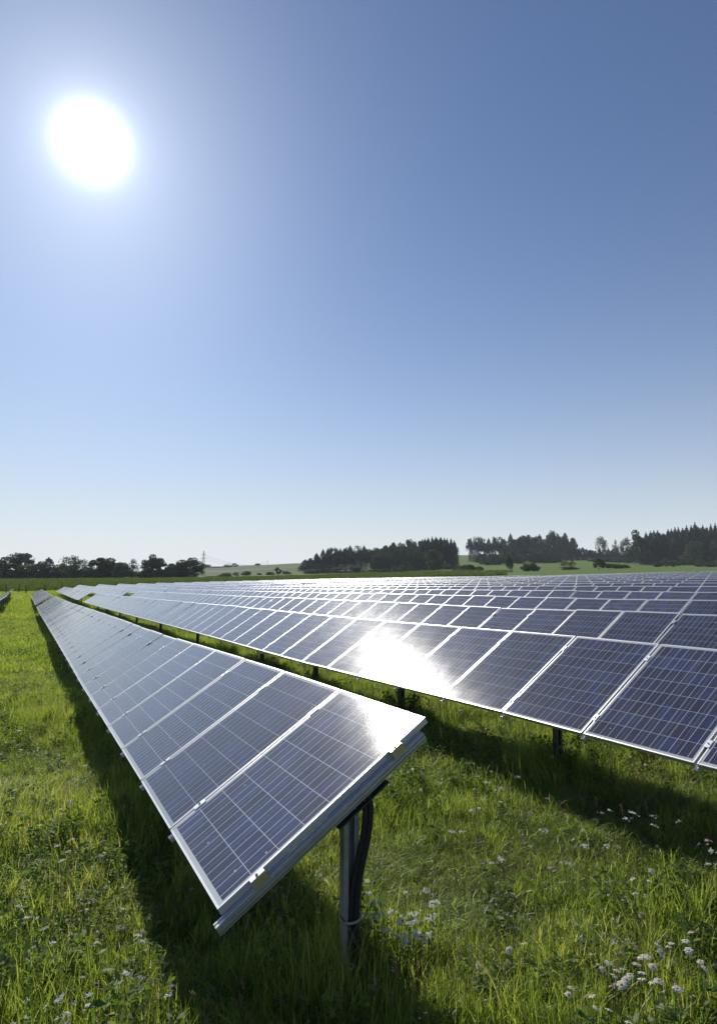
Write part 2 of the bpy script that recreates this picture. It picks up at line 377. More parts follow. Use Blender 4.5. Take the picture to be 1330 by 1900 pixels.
# ------------------------------------------------------------------ solar tables
FR = .032    # visible frame width
def laminate_mesh(with_frame):
    m = MB()
    if with_frame: frame_geo(m, 1)
    w, l = PW - .02, PL - .02
    b = len(m.v)
    for z in (PH - .002, PH - .009):
        for x, y in ((-w / 2, .01), (w / 2, .01), (w / 2, .01 + l), (-w / 2, .01 + l)): m.v.append(Vector((x, y, z)))
    m.f += [(b, b + 1, b + 2, b + 3), (b + 7, b + 6, b + 5, b + 4)]; m.mi += [0, 2]
    for k in range(4): m.f.append((b + k, b + 4 + k, b + 4 + (k + 1) % 4, b + (k + 1) % 4)); m.mi.append(0)
    me = bpy.data.meshes.new('panel'); me.from_pydata([tuple(v) for v in m.v], [], m.f)
    for x in (M_cell, M_alu, M_back): me.materials.append(x)
    me.polygons.foreach_set('material_index', m.mi)
    uvl = me.uv_layers.new(name='UVMap')
    cs = .1565      # cell pitch
    for p in me.polygons:
        for li in p.loop_indices:
            c = me.vertices[me.loops[li].vertex_index].co
            uvl.data[li].uv = (c.x / cs + 3, (c.y - PL / 2) / cs + 4)
    me.update(); return me
def frame_geo(m, mi):
    t = .011
    for s in (-1, 1): m.box((s * (PW / 2 - t / 2), PL / 2, PH / 2), (t, PL, PH), mi=mi)
    for y in (t / 2, PL - t / 2): m.box((0, y, PH / 2 - .0005), (PW - 2 * t, t, PH - .001), mi=mi)
    m.box((0, t + .008, .0015), (PW - 2 * t, .022, .003), mi=mi); m.box((0, PL - t - .008, .0015), (PW - 2 * t, .022, .003), mi=mi)
ME_LAM = laminate_mesh(False); ME_LAM.name = 'laminate'
ME_PANEL = laminate_mesh(True)
fb = MB(); frame_geo(fb, 0); ME_FRAME = fb.mesh('frame', M_alu)
# rail under each joint, extruded profile with grooves, running up the slope; its top just under the frames
def rail_prof(): return [(-.02, 0), (-.02, -.018), (-.014, -.020), (-.014, -.030), (-.02, -.032), (-.02, -.058), (-.012, -.060), (-.012, -.064), (-.02, -.066), (-.02, -.078),
                         (.02, -.078), (.02, -.066), (.012, -.064), (.012, -.060), (.02, -.058), (.02, -.032), (.014, -.030), (.014, -.020), (.02, -.018), (.02, 0), (.008, 0), (.008, -.006), (-.008, -.006), (-.008, 0)]
rb = MB(); rb.prism([(x, z * .55) for x, z in rail_prof()], -.045, PL - .07); ME_RAIL = rb.mesh('rail', M_rail)
rb = MB(); rb.prism([(x * .8, z * .4) for x, z in rail_prof()], -.028, PL - .05); ME_RAIL_MID = rb.mesh('rail', M_alu)
rb = MB(); rb.box((0, PL / 2 - .05, -.036), (.04, PL - .02, .072)); ME_RAIL_LO = rb.mesh('rail_plain', M_alu)
def clamp_mesh():
    m = MB(); m.box((0, 0, PH + .003), (.042, .075, .005)); m.box((0, 0, PH * .5), (.014, .06, PH)); m.tube([(0, 0, PH + .0055), (0, 0, PH + .0115)], .0065, 6, 1); m.tube([(0, 0, PH + .0116), (0, 0, PH + .0125)], .003, 6, 1); return m.mesh('clamp', [M_alu, M_dark])
ME_CLAMP = clamp_mesh()
M_gold = principled('yellowed_end_clamp', (.50, .45, .22), .42, .55, .15, 20)
def end_clamp_mesh():
    m = MB(); m.box((.002, 0, PH + .003), (.034, .075, .005)); m.box((.022, 0, PH / 2 - .004), (.005, .075, PH + .012), mi=2)
    m.tube([(.004, 0, PH + .0055), (.004, 0, PH + .0115)], .0065, 6, 1); return m.mesh('end_clamp', [M_alu, M_dark, M_gold])
ME_ENDCLAMP = end_clamp_mesh()

def frame_at(a, lrow, slope_da=.5):
    """matrix at lower edge of a row, position a along it"""
    lu = lrow + PL * math.cos(TILT)
    z = float(zup(a, lu)) - PL * math.sin(TILT)
    dz = (float(zup(a + slope_da, lu)) - float(zup(a - slope_da, lu))) / (2 * slope_da)
    ex = (-DV + ZV * (-dz)).normalized()
    u = (NV * math.cos(TILT) + ZV * math.sin(TILT)); ez = ex.cross(u).normalized(); ey = ez.cross(ex)
    M = Matrix((ex, ey, ez)).transposed().to_4x4(); M.translation = DV * a + NV * lrow + ZV * z - ez * PH
    return M
rnd = random.Random(7)
M_front_post = principled('galvanised_front_post', (.30, .31, .31), .55, .4, .35, 18, bump=.1, bscale=120)
def post_geo(p, top_z, base_z, near=False):
    """open C-section driven post"""
    m = MB(); h = top_z - base_z + .15; t = .006; w = .085; d = .05
    A = Matrix.Translation((p.x, p.y, base_z - .15)) @ Matrix.Rotation(-AZ, 4, 'Z')
    for (cx, cy, sx, sy) in ((-w / 2, 0, t, d), (w / 2, 0, t, d), (0, d / 2 - t / 2, w - t - .0004, t), (-w / 2 + .014, -d / 2 + t / 2, .022, t), (w / 2 - .014, -d / 2 + t / 2, .022, t)):
        m.box((cx, cy, h / 2), (sx, sy, h), A)
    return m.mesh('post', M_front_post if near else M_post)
def head_geo(M):
    m = MB(); m.box((0, .87, -.130), (.07, .42, .13), M); m.box((.02, .84, -.205), (.12, .36, .008), M); return m.mesh('head_bracket', M_dark)
def table(row, a0, n, label, group, detail, ends=(True, True)):
    lrow = L0 + ROWD * (row - 1) + (.3 if row == 0 else 0); lmid = lrow + .56
    amid = a0 + n * STEP / 2; b = site(amid, lmid); base = Vector((b.x, b.y, gz(b.x, b.y)))
    e = empty('solar_panel_row', base, label, 'solar panels', group)
    wob = Matrix.Identity(4)
    for i in range(n):
        a = a0 + .0115 + PW / 2 + i * STEP
        M = frame_at(a, lrow)
        j = Matrix.Rotation(rnd.gauss(0, R(.3)), 4, 'X') @ Matrix.Rotation(rnd.gauss(0, R(.18)), 4, 'Y')
        if row == 1 and i < 3 or row == 2 and a < 9: j = Matrix.Identity(4)
        M = M @ j
        near = (detail == 2 and i < 100 and a < 30)
        if near:
            o = link('solar_panel', ME_LAM, e, M); f = link('frame', ME_FRAME, o); f.matrix_local = Matrix.Identity(4)
        else: link('solar_panel', ME_PANEL, e, M)
    a1 = a0 + n * STEP
    for i in range(n + 1):
        a = a0 + i * STEP
        if i == 0: a = a0 - .012
        if i == n: a = a1 + .012
        if detail == 0: continue
        M = frame_at(a, lrow); 
        if a < 40: link('rail', ME_RAIL_LO if detail < 2 else (ME_RAIL if i in (0, n) else ME_RAIL_MID), e, M @ Matrix.Translation((0, 0, -.001)))
        if a < 58:
            for y in (.205, PL - .24):
                if i == 0 or i == n:
                    s = 1 if i == 0 else -1
                    Q = M @ Matrix.Translation((-s * .006, y, 0))
                    if s < 0: Q = Q @ Matrix.Rotation(math.pi, 4, 'Z')
                    link('end_clamp', ME_ENDCLAMP, e, Q)
                elif i < 50: link('clamp', ME_CLAMP, e, M @ Matrix.Translation((0, y, 0)))
    # purlins running under the whole table
    for y in (.36, .92):
        m = MB(); pts = []
        k = max(2, int(n / 3))
        for q in range(k + 1):
            a = a0 + .22 + (a1 - a0 - .44) * q / k; pts.append(frame_at(a, lrow) @ Vector((0, y, -.085)))
        m.tube(pts, .038, 4); link('purlin', m.mesh('purlin', M_steel), e, Matrix.Identity(4))
    # posts with heads
    a = a0 + .26 if row != 2 else 4.72 - 3.0 * (1 if a0 < 10 else 0) + (a0 if a0 > 10 else 0)
    while a < a1:
        p = site(a, lrow + .785 - .15 * (row > 1)); M = frame_at(a, lrow)
        top = (M @ Vector((0, (.785 - .15 * (row > 1)) / math.cos(TILT), -.19))).z; gb = gz(p.x, p.y)
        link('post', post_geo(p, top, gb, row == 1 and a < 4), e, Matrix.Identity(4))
        if detail: link('head_bracket', head_geo(M), e, Matrix.Identity(4))
        a += (3.0 if a < 12 else 6.0) if row < 4 else 3.05 * (1 if detail else 2)
    return e
ordn = ['', 'nearest', 'second', 'third', 'fourth', 'fifth', 'sixth', 'seventh', 'eighth', 'ninth', 'tenth', 'eleventh', 'twelfth', 'thirteenth', 'fourteenth', 'fifteenth', 'sixteenth', 'seventeenth', 'eighteenth']
T1 = table(1, 2.76, 45, 'nearest row of blue solar panels, its sunlit front corner jutting into the foreground', 'rows of solar panels in the near block', 2)
GN_ = 'rows of solar panels in the near block'; GF_ = 'rows of solar panels in the far block'
table(1, 52.4, 32, 'short far row of panels in line behind the end of the nearest row', GF_, 0)
table(2, 3.83 - STEP * 3, 53, 'second row of solar panels, behind the foreground row, carrying the broad sun glare', GN_, 2)
table(2, 60.2, 43, 'far row of panels starting across the gap from the end of the second row', GF_, 0)
for k in range(3, 19):
    ph = 3.83 + 2.09 * (k - 2)
    a0 = ph - STEP * (3 if k < 6 else 4)
    n = int(round((57.0 - a0) / STEP))
    if n > 2:
        table(k, a0, n, f'{ordn[k]} row of solar panels counted from the foreground, in the block before the cross gap', GN_, 2 if k == 3 else (1 if k < 6 else 0))
    s0 = 61.2
    table(k, s0, 62, f'{ordn[k]} row of panels counted from the left in the far block beyond the cross gap', GF_, 0)
# the row across the grass lane on the left
table(0, 34., 34, 'row of panels at the left edge across the grass lane, seen from behind', 'rows of solar panels left of the lane', 0)
table(0, 72., 26, 'far left row of panels beyond the grass lane, rising to a tip near the fence', 'rows of solar panels left of the lane', 0)

# conduit and cable tie on the first post
pf = site(2.76 + .26, L0 + .785); gp = gz(pf.x, pf.y)
def corr(pts, r, name, mt_):
    # resample and ridge
    P = [Vector(p) for p in pts]; out = []; rad = []
    for i in range(len(P) - 1):
        p0 = P[max(i - 1, 0)]; p1 = P[i]; p2 = P[i + 1]; p3 = P[min(i + 2, len(P) - 1)]
        for s in range(24):
            t = s / 24; q = .5 * ((2 * p1) + (p2 - p0) * t + (2 * p0 - 5 * p1 + 4 * p2 - p3) * t * t + (3 * p1 - p0 - 3 * p2 + p3) * t ** 3)
            out.append(q); rad.append(r * (1.0 if s % 2 else .86))
    m = MB(); m.tube(out, rad, 12); return m.mesh(name, mt_, True)
cx = Matrix.Translation(pf) @ Matrix.Rotation(-AZ, 4, 'Z')
def cp(x, y, z): v = cx @ Vector((x, y, 0)); v.z = z; return v
Mh = frame_at(3.02, L0); ztop = (Mh @ Vector((0, .785 / math.cos(TILT), -.13))).z
zc = ztop - .02
for dx, r, up_ in ((.016, .021, 0.0), (-.014, .016, .03)):
    link('conduit', corr([cp(.02 + dx, .03, zc + .03 + up_), cp(.07 + dx, -.03, zc - .02), cp(.085 + dx, -.045, zc - .12), cp(.07 + dx, -.045, zc - .26), cp(.04 + dx, -.035, zc - .40), cp(.015 + dx, -.028, zc - .55), cp(.008 + dx, -.026, zc - .72), cp(.008 + dx, -.026, gp - .05)], r, 'conduit', M_plastic), T1, Matrix.Identity(4))
m = MB(); zt = gp + .44
for k in range(14):
    pass
m.tube([cp(.062 * math.cos(q), .042 * math.sin(q) - .012, zt + .012 * math.sin(q)) for q in [2 * math.pi * k / 18 for k in range(19)]], .007, 6)
link('cable_tie', m.mesh('cable_tie', M_tie, True), T1, Matrix.Identity(4))
for q, (dz_, dx_) in enumerate(((-.06, -.025), (-.06, .02), (-.11, -.025), (-.11, .02))):     # bolts through the post head
    m = MB(); a_, b_ = cp(dx_, -.030, zc + dz_), cp(dx_, -.042, zc + dz_); m.tube([a_, b_], .009, 6)
    link('bolt', m.mesh('bolt', M_alu), T1, Matrix.Identity(4))
for q in range(3):                                           # thin string leads looped under the panels
    A_ = frame_at(2.95 + .25 * q, L0) @ Vector((0, .98, -.05)); B_ = cp(.02, -.01, zc + .02); m = MB()
    m.tube([tuple(A_.lerp(B_, t_) - ZV * (.16 + .05 * q) * 4 * t_ * (1 - t_) * .5) for t_ in np.linspace(0, 1, 12)], .0035, 6); link('cable', m.mesh('cable', M_plastic, True), T1, Matrix.Identity(4))
#@@REST
# ------------------------------------------------------------------ wire fence at the edge of the crop field
fe = empty('wire_fence', Vector((*site(131, 20).xy, gz(*site(131, 20).xy))), 'wire fence with thin dark posts between the solar field and the crop', 'fence')
FP = []
for px, a in [(-60, 128), (-22, 129), (12, 130), (36, 131), (49, 118), (83, 131), (116, 131), (149, 131), (182, 131), (215, 132), (244, 132), (277, 132), (300, 132), (328, 133), (358, 134), (388, 134), (420, 136), (455, 138), (477, 138), (515, 140), (552, 142), (592, 146), (630, 150)]:
    # post line runs square to the rows, at a = const
    r = ray(px, 1090); k = a / (r.x * DV.x + r.y * DV.y); FP.append(Vector((r.x * k, r.y * k, 0)))
for p in FP:
    z = gz(p.x, p.y); m = MB(); m.tube([(p.x, p.y, z - .3), (p.x + .02, p.y, z + 1.75)], .085, 6, r2=.07); link('post', m.mesh('fence_post', M_wood), fe, Matrix.Identity(4))
line = [p for i, p in enumerate(FP) if i != 4]
for h in (.5, 1.0, 1.5):
    m = MB(); m.tube([(p.x, p.y, gz(p.x, p.y) + h) for p in line], .006, 4); link('wire', m.mesh('wire', M_steel), fe, Matrix.Identity(4))

# ------------------------------------------------------------------ trees
def add_tint(me, per_face, nv_per_face):
    ca = me.color_attributes.new('tint', 'FLOAT_COLOR', 'POINT')
    v = np.repeat(per_face, nv_per_face); ca.data.foreach_set('color', np.stack([v, v, v, v * 0 + 1], -1).ravel())
def quads_mesh(name, cen, nor, size, tint, material, rng, aspect=.6):
    n = len(cen); ref = rng.normal(size=(n, 3)); u = np.cross(nor, ref); u /= np.linalg.norm(u, axis=1)[:, None] + 1e-9
    w = np.cross(nor, u); w /= np.linalg.norm(w, axis=1)[:, None] + 1e-9
    s = size[:, None]; P = np.stack([cen - u * s, cen - w * s * aspect + nor * s * .2, cen + u * s, cen + w * s * aspect - nor * s * .15], 1).reshape(-1, 3)
    me = bpy.data.meshes.new(name); me.from_pydata(P.tolist(), [], np.arange(n * 4).reshape(-1, 4).tolist()); me.materials.append(material)
    add_tint(me, tint, 4); me.update(); return me
def broadleaf(seed, dense=1.0, lo=.12, n=4800, material=None, size=.03, egg=.5):
    rng = np.random.default_rng(seed); nb = 26
    # lobes spread through an egg-shaped volume
    bc = []
    while len(bc) < nb:
        p = rng.uniform(-1, 1, 3)
        if np.linalg.norm(p) < 1: bc.append(p)
    bc = np.array(bc); z = bc[:, 2]; rad = np.sqrt(np.clip(1 - z * z, 0, 1))
    bc[:, :2] *= (.42 * (1 - .25 * np.clip(z, 0, 1)))[:, None] * 1.0; bc[:, 2] = lo + (1 - lo) * (.47 + z * .42)
    if lo == 0: bc[:, 2] = .06 + .66 * np.abs(z) ** 1.2; bc[:, :2] *= 1.1
    br = rng.uniform(.09, .19, nb) * (1.25 if lo == 0 else 1)
    pick = rng.integers(0, nb, n); d = rng.normal(size=(n, 3)); d /= np.linalg.norm(d, axis=1)[:, None]
    rr = rng.uniform(.55, 1.06, n) ** .6
    c = bc[pick] + d * (br[pick] * rr)[:, None] * np.array([1, 1, .8])
    keep = c[:, 2] > lo * .6; c = c[keep]; d = d[keep]; pick = pick[keep]
    nor = d + rng.normal(size=d.shape) * .6; nor /= np.linalg.norm(nor, axis=1)[:, None]
    tint = np.clip(rng.uniform(0, .5, nb)[pick] + rng.uniform(-.15, .4, len(c)), 0, 1)
    crown = quads_mesh('crown', c, nor, rng.uniform(.5, 1.2, len(c)) * size, tint, material or M_tree, rng)
    m = MB(); r = random.Random(seed); m.tube([(0, 0, -.03), (.005, 0, .15), (-.005, .005, .4), (0, 0, .75)], .022, 6, r2=.006)
    for k in range(9):
        b = Vector(bc[r.randrange(nb)]); z0 = max(.12, b.z - .25); m.tube([(0, 0, z0), (b.x * .5, b.y * .5, (z0 + b.z) / 2 + .02), tuple(b)], .010, 5, r2=.003)
    return crown, m.mesh('trunk', M_bark)
def conifer(seed, n=3800, slim=1.0, lo=.1, ragged=.2):
    rng = np.random.default_rng(seed); h = rng.uniform(0, 1, n) ** .85; ph = rng.uniform(0, 2 * math.pi, n)
    whorl = np.round(h * 22) / 22; z = lo + (1 - lo) * (whorl + rng.normal(0, .008, n))
    side = 1 + ragged * np.sin(ph * 2 + whorl * 17) * rng.uniform(.4, 1, n)
    R0 = (1 - whorl) ** .62 * .46 * slim * side + .035; q = rng.uniform(.15, 1, n) ** .6
    c = np.stack([np.cos(ph) * R0 * q, np.sin(ph) * R0 * q, z - q * R0 * .28], -1)
    nor = np.stack([np.cos(ph) * .4, np.sin(ph) * .4, np.ones(n)], -1) + rng.normal(size=(n, 3)) * .45; nor /= np.linalg.norm(nor, axis=1)[:, None]
    crown = quads_mesh('crown', c, nor, rng.uniform(.018, .038, n), np.clip(rng.uniform(0, 1, n) * .7 + (1 - q) * 0, 0, 1), M_fir, rng, .45)
    m = MB(); m.tube([(0, 0, -.03), (0, 0, 1.0)], .016, 6, r2=.002); return crown, m.mesh('trunk', M_bark)
BL = [broadleaf(s, lo=.02 if s % 2 else .06, n=6000) for s in range(11, 17)]
AIRY = [broadleaf(s, lo=.22, n=1500, size=.028) for s in (31, 32)]
BUSH = [broadleaf(s, lo=.0, n=3200, size=.045) for s in (41, 42, 43)]
PALE = [broadleaf(s, lo=.02, n=2200, size=.038, material=M_tree_lt) for s in (51, 52)]
CF = [conifer(s, slim=sl) for s, sl in ((61, 1.25), (62, 1.05), (63, 1.35), (64, 1.15))]
PINE = [broadleaf(s, lo=.38, n=2400, size=.030, material=M_fir) for s in (71, 72, 73)]
tr = random.Random(5)
MEADOW = {943: 1060, 975: 1060, 987: 1060, 1044: 1056, 1058: 1056, 1050: 1057, 1107: 1058, 1126: 1054, 1142: 1055, 1156: 1054, 858: 1062, 872: 1061.5, 886: 1060.5, 843: 1063, 1215: 1052, 1228: 1052, 1246: 1052, 1297: 1051.5, 1328: 1051.5, 1312: 1052}
def tree(proto, px, top, wpx, dist, label, group=None, name='tree', cat='tree', base=None):
    if group is None and px in MEADOW: dist = max(170, min(on_ground(px, MEADOW[px]).y, 400))
    p = stand(px, dist)
    r = ray(px, top); k = dist / r.y; ztop = r.z * k
    h = max(ztop - p.z, 1.0) * (1.14 if group else 1.05); w = wpx / F_PX * dist * 1.05
    e = empty(name, p, label, cat, group); e.rotation_euler = (0, 0, tr.uniform(0, 6.28))
    for me, nm in zip(proto, ('crown', 'trunk')):
        o = bpy.data.objects.new(nm, me); C.objects.link(o); o.parent = e
        o.scale = (w, w, h) if nm == 'crown' else (w * .9, w * .9, h)
    return e
GL = 'trees in the dark row behind the crop field on the left'
for i, (px, top, w, pr, lab) in enumerate([
    (-28, 1040, 44, BL[1], 'leafy tree past the left end of the dark tree row'),
    (8, 1043, 38, BL[0], 'leafy tree cut by the left edge, below its tall round neighbour'),
    (43, 1033, 60, BL[2], 'broad round-headed tree near the left end of the tree row'),
    (78, 1042, 32, BL[3], 'tree just right of the broad round-headed one'),
    (95, 1041, 26, CF[2], 'pointed tree left of the small bushy one in the tree row'),
    (116, 1048, 26, BL[4], 'small low tree just left of the tall airy tree'),
    (141, 1033, 34, AIRY[0], 'tall tree with sky showing through its crown, left half of tree row'),
    (140, 1050, 30, BL[0], 'dark lower tree under the tall airy crown'),
    (163, 1043, 20, AIRY[1], 'thin spindly tree right of the tall airy tree'),
    (172, 1053, 30, BL[3], 'low bushy tree at the foot of the spindly tree'),
    (190, 1038, 36, BL[1], 'dense flat-topped tree in the middle of the left tree row'),
    (213, 1040, 40, BL[5], 'wide dense tree right of the flat-topped one'),
    (232, 1046, 28, BL[4], 'dense tree sloping down towards the sky gap'),
    (250, 1043, 24, AIRY[1], 'ragged open-crowned tree just left of the sky gap'),
    (262, 1062, 26, BL[0], 'low dark tree filling the foot of the sky gap'),
    (284, 1034, 30, BL[5], 'tall tree just right of the sky gap'),
    (302, 1041, 34, BL[2], 'rounded tree beside the tall one right of the sky gap'),
    (322, 1048, 32, BL[1], 'lower tree in the dip before the last big tree'),
    (337, 1046, 26, BL[4], 'tree leaning against the last big round tree'),
    (355, 1035, 42, BL[3], 'big dense round tree at the right end of the left tree row')]):
    tree(pr, px, top - 1, w * 1.4, 252 + (i % 3) * 5, lab, GL)
for px, top, w, d, lab in [(20, 1058, 50, 258, 'undergrowth bush beneath the trees at the left edge'), (70, 1056, 50, 259, 'undergrowth bush below the pointed tree'), (125, 1058, 50, 262, 'undergrowth bush below the airy tree'), (200, 1056, 60, 262, 'undergrowth bush below the flat-topped tree'), (300, 1056, 55, 262, 'undergrowth bush right of the sky gap'), (340, 1058, 40, 262, 'undergrowth bush below the last trees of the row')]:
    tree(BUSH[0], px, top, w, d, lab, 'undergrowth of the left tree row', 'bush', 'bush')
tree(PALE[0], 359, 1066, 22, 245, 'small pale bush at the foot of the last big tree on the left', None, 'bush', 'bush')
# hillside bushes in the middle
for px, top, w, d, pr, nm, lab in [
    (420, 1060, 28, 385, BUSH[0], 'bush', 'big dark round bush standing alone on the field right of the pylon'),
    (395, 1068, 22, 390, BUSH[2], 'bush', 'low bush at the foot of the pylon'),
    (440, 1061, 14, 392, PALE[1], 'bush', 'slim pale bush between two dark round bushes'),
    (459, 1057, 18, 395, BUSH[1], 'bush', 'dark tree-like bush on the slope, second right of the pylon'),
    (483, 1061, 8, 400, BUSH[2], 'bush', 'tiny bush below the lone ridge tree'),
    (503, 1059, 17, 390, BUSH[0], 'bush', 'left one of three dark bushes left of the wood'),
    (517, 1053, 15, 400, BL[2], 'tree', 'middle and tallest of three dark bushes left of the wood'),
    (533, 1058, 16, 390, BUSH[1], 'bush', 'right one of three dark bushes left of the wood'),
    (480, 1045, 11, 800, BL[0], 'tree', 'lone small tree on the skyline of the hill'),
    (385, 1047, 22, 790, BL[4], 'tree', 'hazy round tree on the far ridge behind the pylon'),
    (372, 1050, 18, 795, BL[5], 'tree', 'hazy ridge tree just left of the pylon'),
    (403, 1051, 26, 800, BL[1], 'tree', 'hazy low tree left of the white barn'),
    (424, 1048, 18, 810, BL[3], 'tree', 'hazy ridge tree above the white barn'),
    (438, 1045, 12, 800, BL[2], 'tree', 'small hazy ridge tree right of the white barn')]:
    tree(pr, px, top, w * 1.1, d, lab, None, nm, nm)
def outline(pts, x): return float(np.interp(x, [p[0] for p in pts], [p[1] for p in pts]))
def wood(pts, x0, x1, step, d0, d1, protos, lab, group, wr, jit=5, rows=3):
    for rI in range(rows):
        x = x0 + tr.uniform(0, step)
        while x < x1:
            t = outline(pts, x) + (abs(tr.gauss(0, jit)) if rI == rows - 1 else tr.uniform(0, 6) + (rows - 1 - rI) * 5)
            tree(protos[tr.randrange(len(protos))], x, t, tr.uniform(*wr), d0 + (d1 - d0) * rI / max(rows - 1, 1) + tr.uniform(-6, 6), lab, group)
            x += step * tr.uniform(.7, 1.3)
o1 = [(556, 1046), (565, 1040), (582, 1030), (600, 1023), (640, 1018), (682, 1014), (690, 1022), (700, 1017)]
wood(o1, 563, 686, 11, 408, 440, PINE + CF[:1], 'dark pine in the left part of the middle wood', 'pines in the left part of the middle wood', (18, 26), 2)
o2 = [(684, 1021), (705, 1016), (720, 1010), (740, 1006), (765, 1005), (785, 1009)]
wood(o2, 690, 786, 12, 404, 436, BL[:5], 'leafy tree in the middle part of the middle wood', 'leafy trees of the middle wood', (22, 32), 2)
o3 = [(775, 1010), (800, 1003), (815, 1003), (818, 1004), (840, 1006), (848, 1012)]
wood(o3, 778, 846, 6.5, 412, 440, CF + PINE[:1], 'spruce at the right end of the middle wood', 'spruces at the right end of the middle wood', (16, 22), 1.5, 3)
for px, top, w, d, pr, nm, lab in [
    (574, 1053, 20, 392, BUSH[0], 'bush', 'leftmost round bush before the middle wood'),
    (588, 1052, 22, 394, BUSH[1], 'bush', 'second round bush from the left before the middle wood'),
    (609, 1052, 20, 396, PALE[0], 'bush', 'greyish green bush before the dark pines, left of a pair'),
    (624, 1051, 20, 396, PALE[1], 'bush', 'greyish green bush before the dark pines, right of a pair'),
    (659, 1048, 22, 390, BL[3], 'tree', 'small round tree before the middle wood'),
    (692, 1054, 22, 388, BUSH[2], 'bush', 'left half of the wide dark bush before the leafy wood'),
    (708, 1053, 26, 388, BUSH[0], 'bush', 'right half of the wide dark bush before the leafy wood'),
    (731, 1050, 15, 386, PALE[0], 'bush', 'left one of three pale little trees before the wood'),
    (745, 1046, 13, 388, PALE[1], 'bush', 'middle and tallest of three pale little trees before the wood'),
    (761, 1048, 16, 386, PALE[0], 'bush', 'right one of three pale little trees before the wood'),
    (779, 1061, 22, 384, PALE[1], 'bush', 'low pale scrub left of the big dark tree'),
    (803, 1021, 40, 330, BL[2], 'tree', 'big dark green oval tree standing just beyond the solar field'),
    (826, 1040, 16, 380, PALE[0], 'tree', 'pale tree just right of the big dark oval tree'),
    (640, 1060, 30, 398, BUSH[1], 'bush', 'low scrub left of the small round tree before the wood'),
    (858, 1044, 20, 350, BUSH[1], 'bush', 'bush right of the big oval tree at the meadow edge'),
    (872, 1042, 24, 345, BUSH[0], 'bush', 'larger dark bush right of the big oval tree'),
    (886, 1046, 14, 350, BUSH[2], 'bush', 'small bush at the left edge of the green meadow'),
    (843, 1052, 20, 340, PALE[1], 'bush', 'low pale bush beside the big oval tree'),
    (943, 1028, 12, 330, BL[4], 'tree', 'slim young tree standing on the green meadow'),
    (975, 1041, 20, 320, BUSH[0], 'bush', 'dark bush on the meadow, left half of a wide clump'),
    (987, 1040, 20, 322, BUSH[1], 'bush', 'dark bush on the meadow, right half of a wide clump'),
    (1044, 1040, 18, 360, AIRY[0], 'tree', 'open thin tree on the meadow, left of a pair'),
    (1058, 1039, 16, 362, AIRY[1], 'tree', 'open thin tree on the meadow, right of a pair'),
    (1050, 1049, 30, 358, BUSH[2], 'bush', 'low scrub under the pair of thin trees'),
    (1107, 1035, 22, 330, BL[1], 'tree', 'dark round tree in the meadow below the tall lone tree'),
    (1126, 1041, 20, 345, BUSH[2], 'bush', 'dark bush right of the round meadow tree'),
    (1142, 1044, 22, 345, BUSH[1], 'bush', 'low hedge bush right of the round meadow tree'),
    (1156, 1045, 16, 345, BUSH[0], 'bush', 'last low bush of the short meadow hedge'),
    (1114, 992, 22, 560, AIRY[0], 'tree', 'tall lone tree against the sky between two woods'),
    (1139, 1003, 13, 560, AIRY[1], 'tree', 'small slim tree against the sky between two woods'),
    (1157, 994, 24, 550, AIRY[0], 'tree', 'spreading airy tree left of the right-hand wood'),
    (1183, 984, 38, 440, BL[5], 'tree', 'tall leafy tree at the left corner of the right-hand wood'),
    (1172, 1010, 26, 430, BL[1], 'tree', 'lower leafy tree at the left corner of the right-hand wood'),
    (1215, 1040, 16, 405, BUSH[1], 'bush', 'leftmost dark bush before the right-hand wood'),
    (1228, 1034, 16, 405, PALE[0], 'bush', 'slim pale bush before the right-hand wood'),
    (1246, 1038, 26, 405, PALE[1], 'bush', 'wide pale bush before the right-hand wood'),
    (1266, 1022, 22, 412, PALE[0], 'tree', 'pale leafy tree before the dark spruces'),
    (1284, 1000, 34, 430, BL[0], 'tree', 'leafy tree rising in front of the dark spruces'),
    (1297, 1034, 26, 400, BUSH[0], 'bush', 'round dark bush before the right-hand wood'),
    (1328, 1034, 24, 400, BUSH[2], 'bush', 'round bush at the right edge before the wood'),
    (1312, 1043, 20, 402, BUSH[1], 'bush', 'low bush between two round ones at the right edge'),
    (1326, 1000, 28, 430, BL[3], 'tree', 'leafy tree before the spruces at the right edge')]:
    tree(pr, px, top, w * 1.1, d, lab, None, nm, nm)
o4 = [(862, 1004), (885, 1000), (905, 1001), (925, 999)]
wood(o4, 866, 925, 9, 590, 620, PINE + CF[:1], 'dark pine in the second wood, on the skyline', 'pines of the second wood', (12, 18), 2, 2)
o5 = [(925, 999), (945, 995), (980, 993), (1000, 998), (1030, 989), (1045, 990), (1060, 1002)]
wood(o5, 928, 1060, 11, 590, 620, BL[:5] + CF[:1], 'leafy skyline tree in the second wood', 'leafy skyline trees of the second wood', (18, 26), 2, 2)
o6 = [(850, 1040), (880, 1030), (900, 1022), (1010, 1018), (1030, 1024), (1100, 1024), (1160, 1022)]
wood(o6, 890, 1035, 12, 470, 500, BUSH + BL[:2], 'dark thicket bush on the slope below the second wood', 'thicket bushes below the second wood', (20, 30), 3, 2)
o7 = [(1040, 1016), (1065, 1014), (1110, 1020), (1170, 1018)]
wood(o7, 1040, 1168, 9, 560, 590, CF + BL[:1], 'low tree in the belt linking the two right-hand woods', 'low trees in the belt between the woods', (14, 20), 3, 2)
o8 = [(1190, 994), (1240, 989), (1270, 984), (1292, 977), (1310, 981), (1345, 981), (1400, 985)]
wood(o8, 1192, 1372, 7, 445, 500, CF + CF + PINE[:2] + BL[:1], 'spruce in the dense dark right-hand wood', 'spruces of the right-hand wood', (17, 24), 1.5, 4)
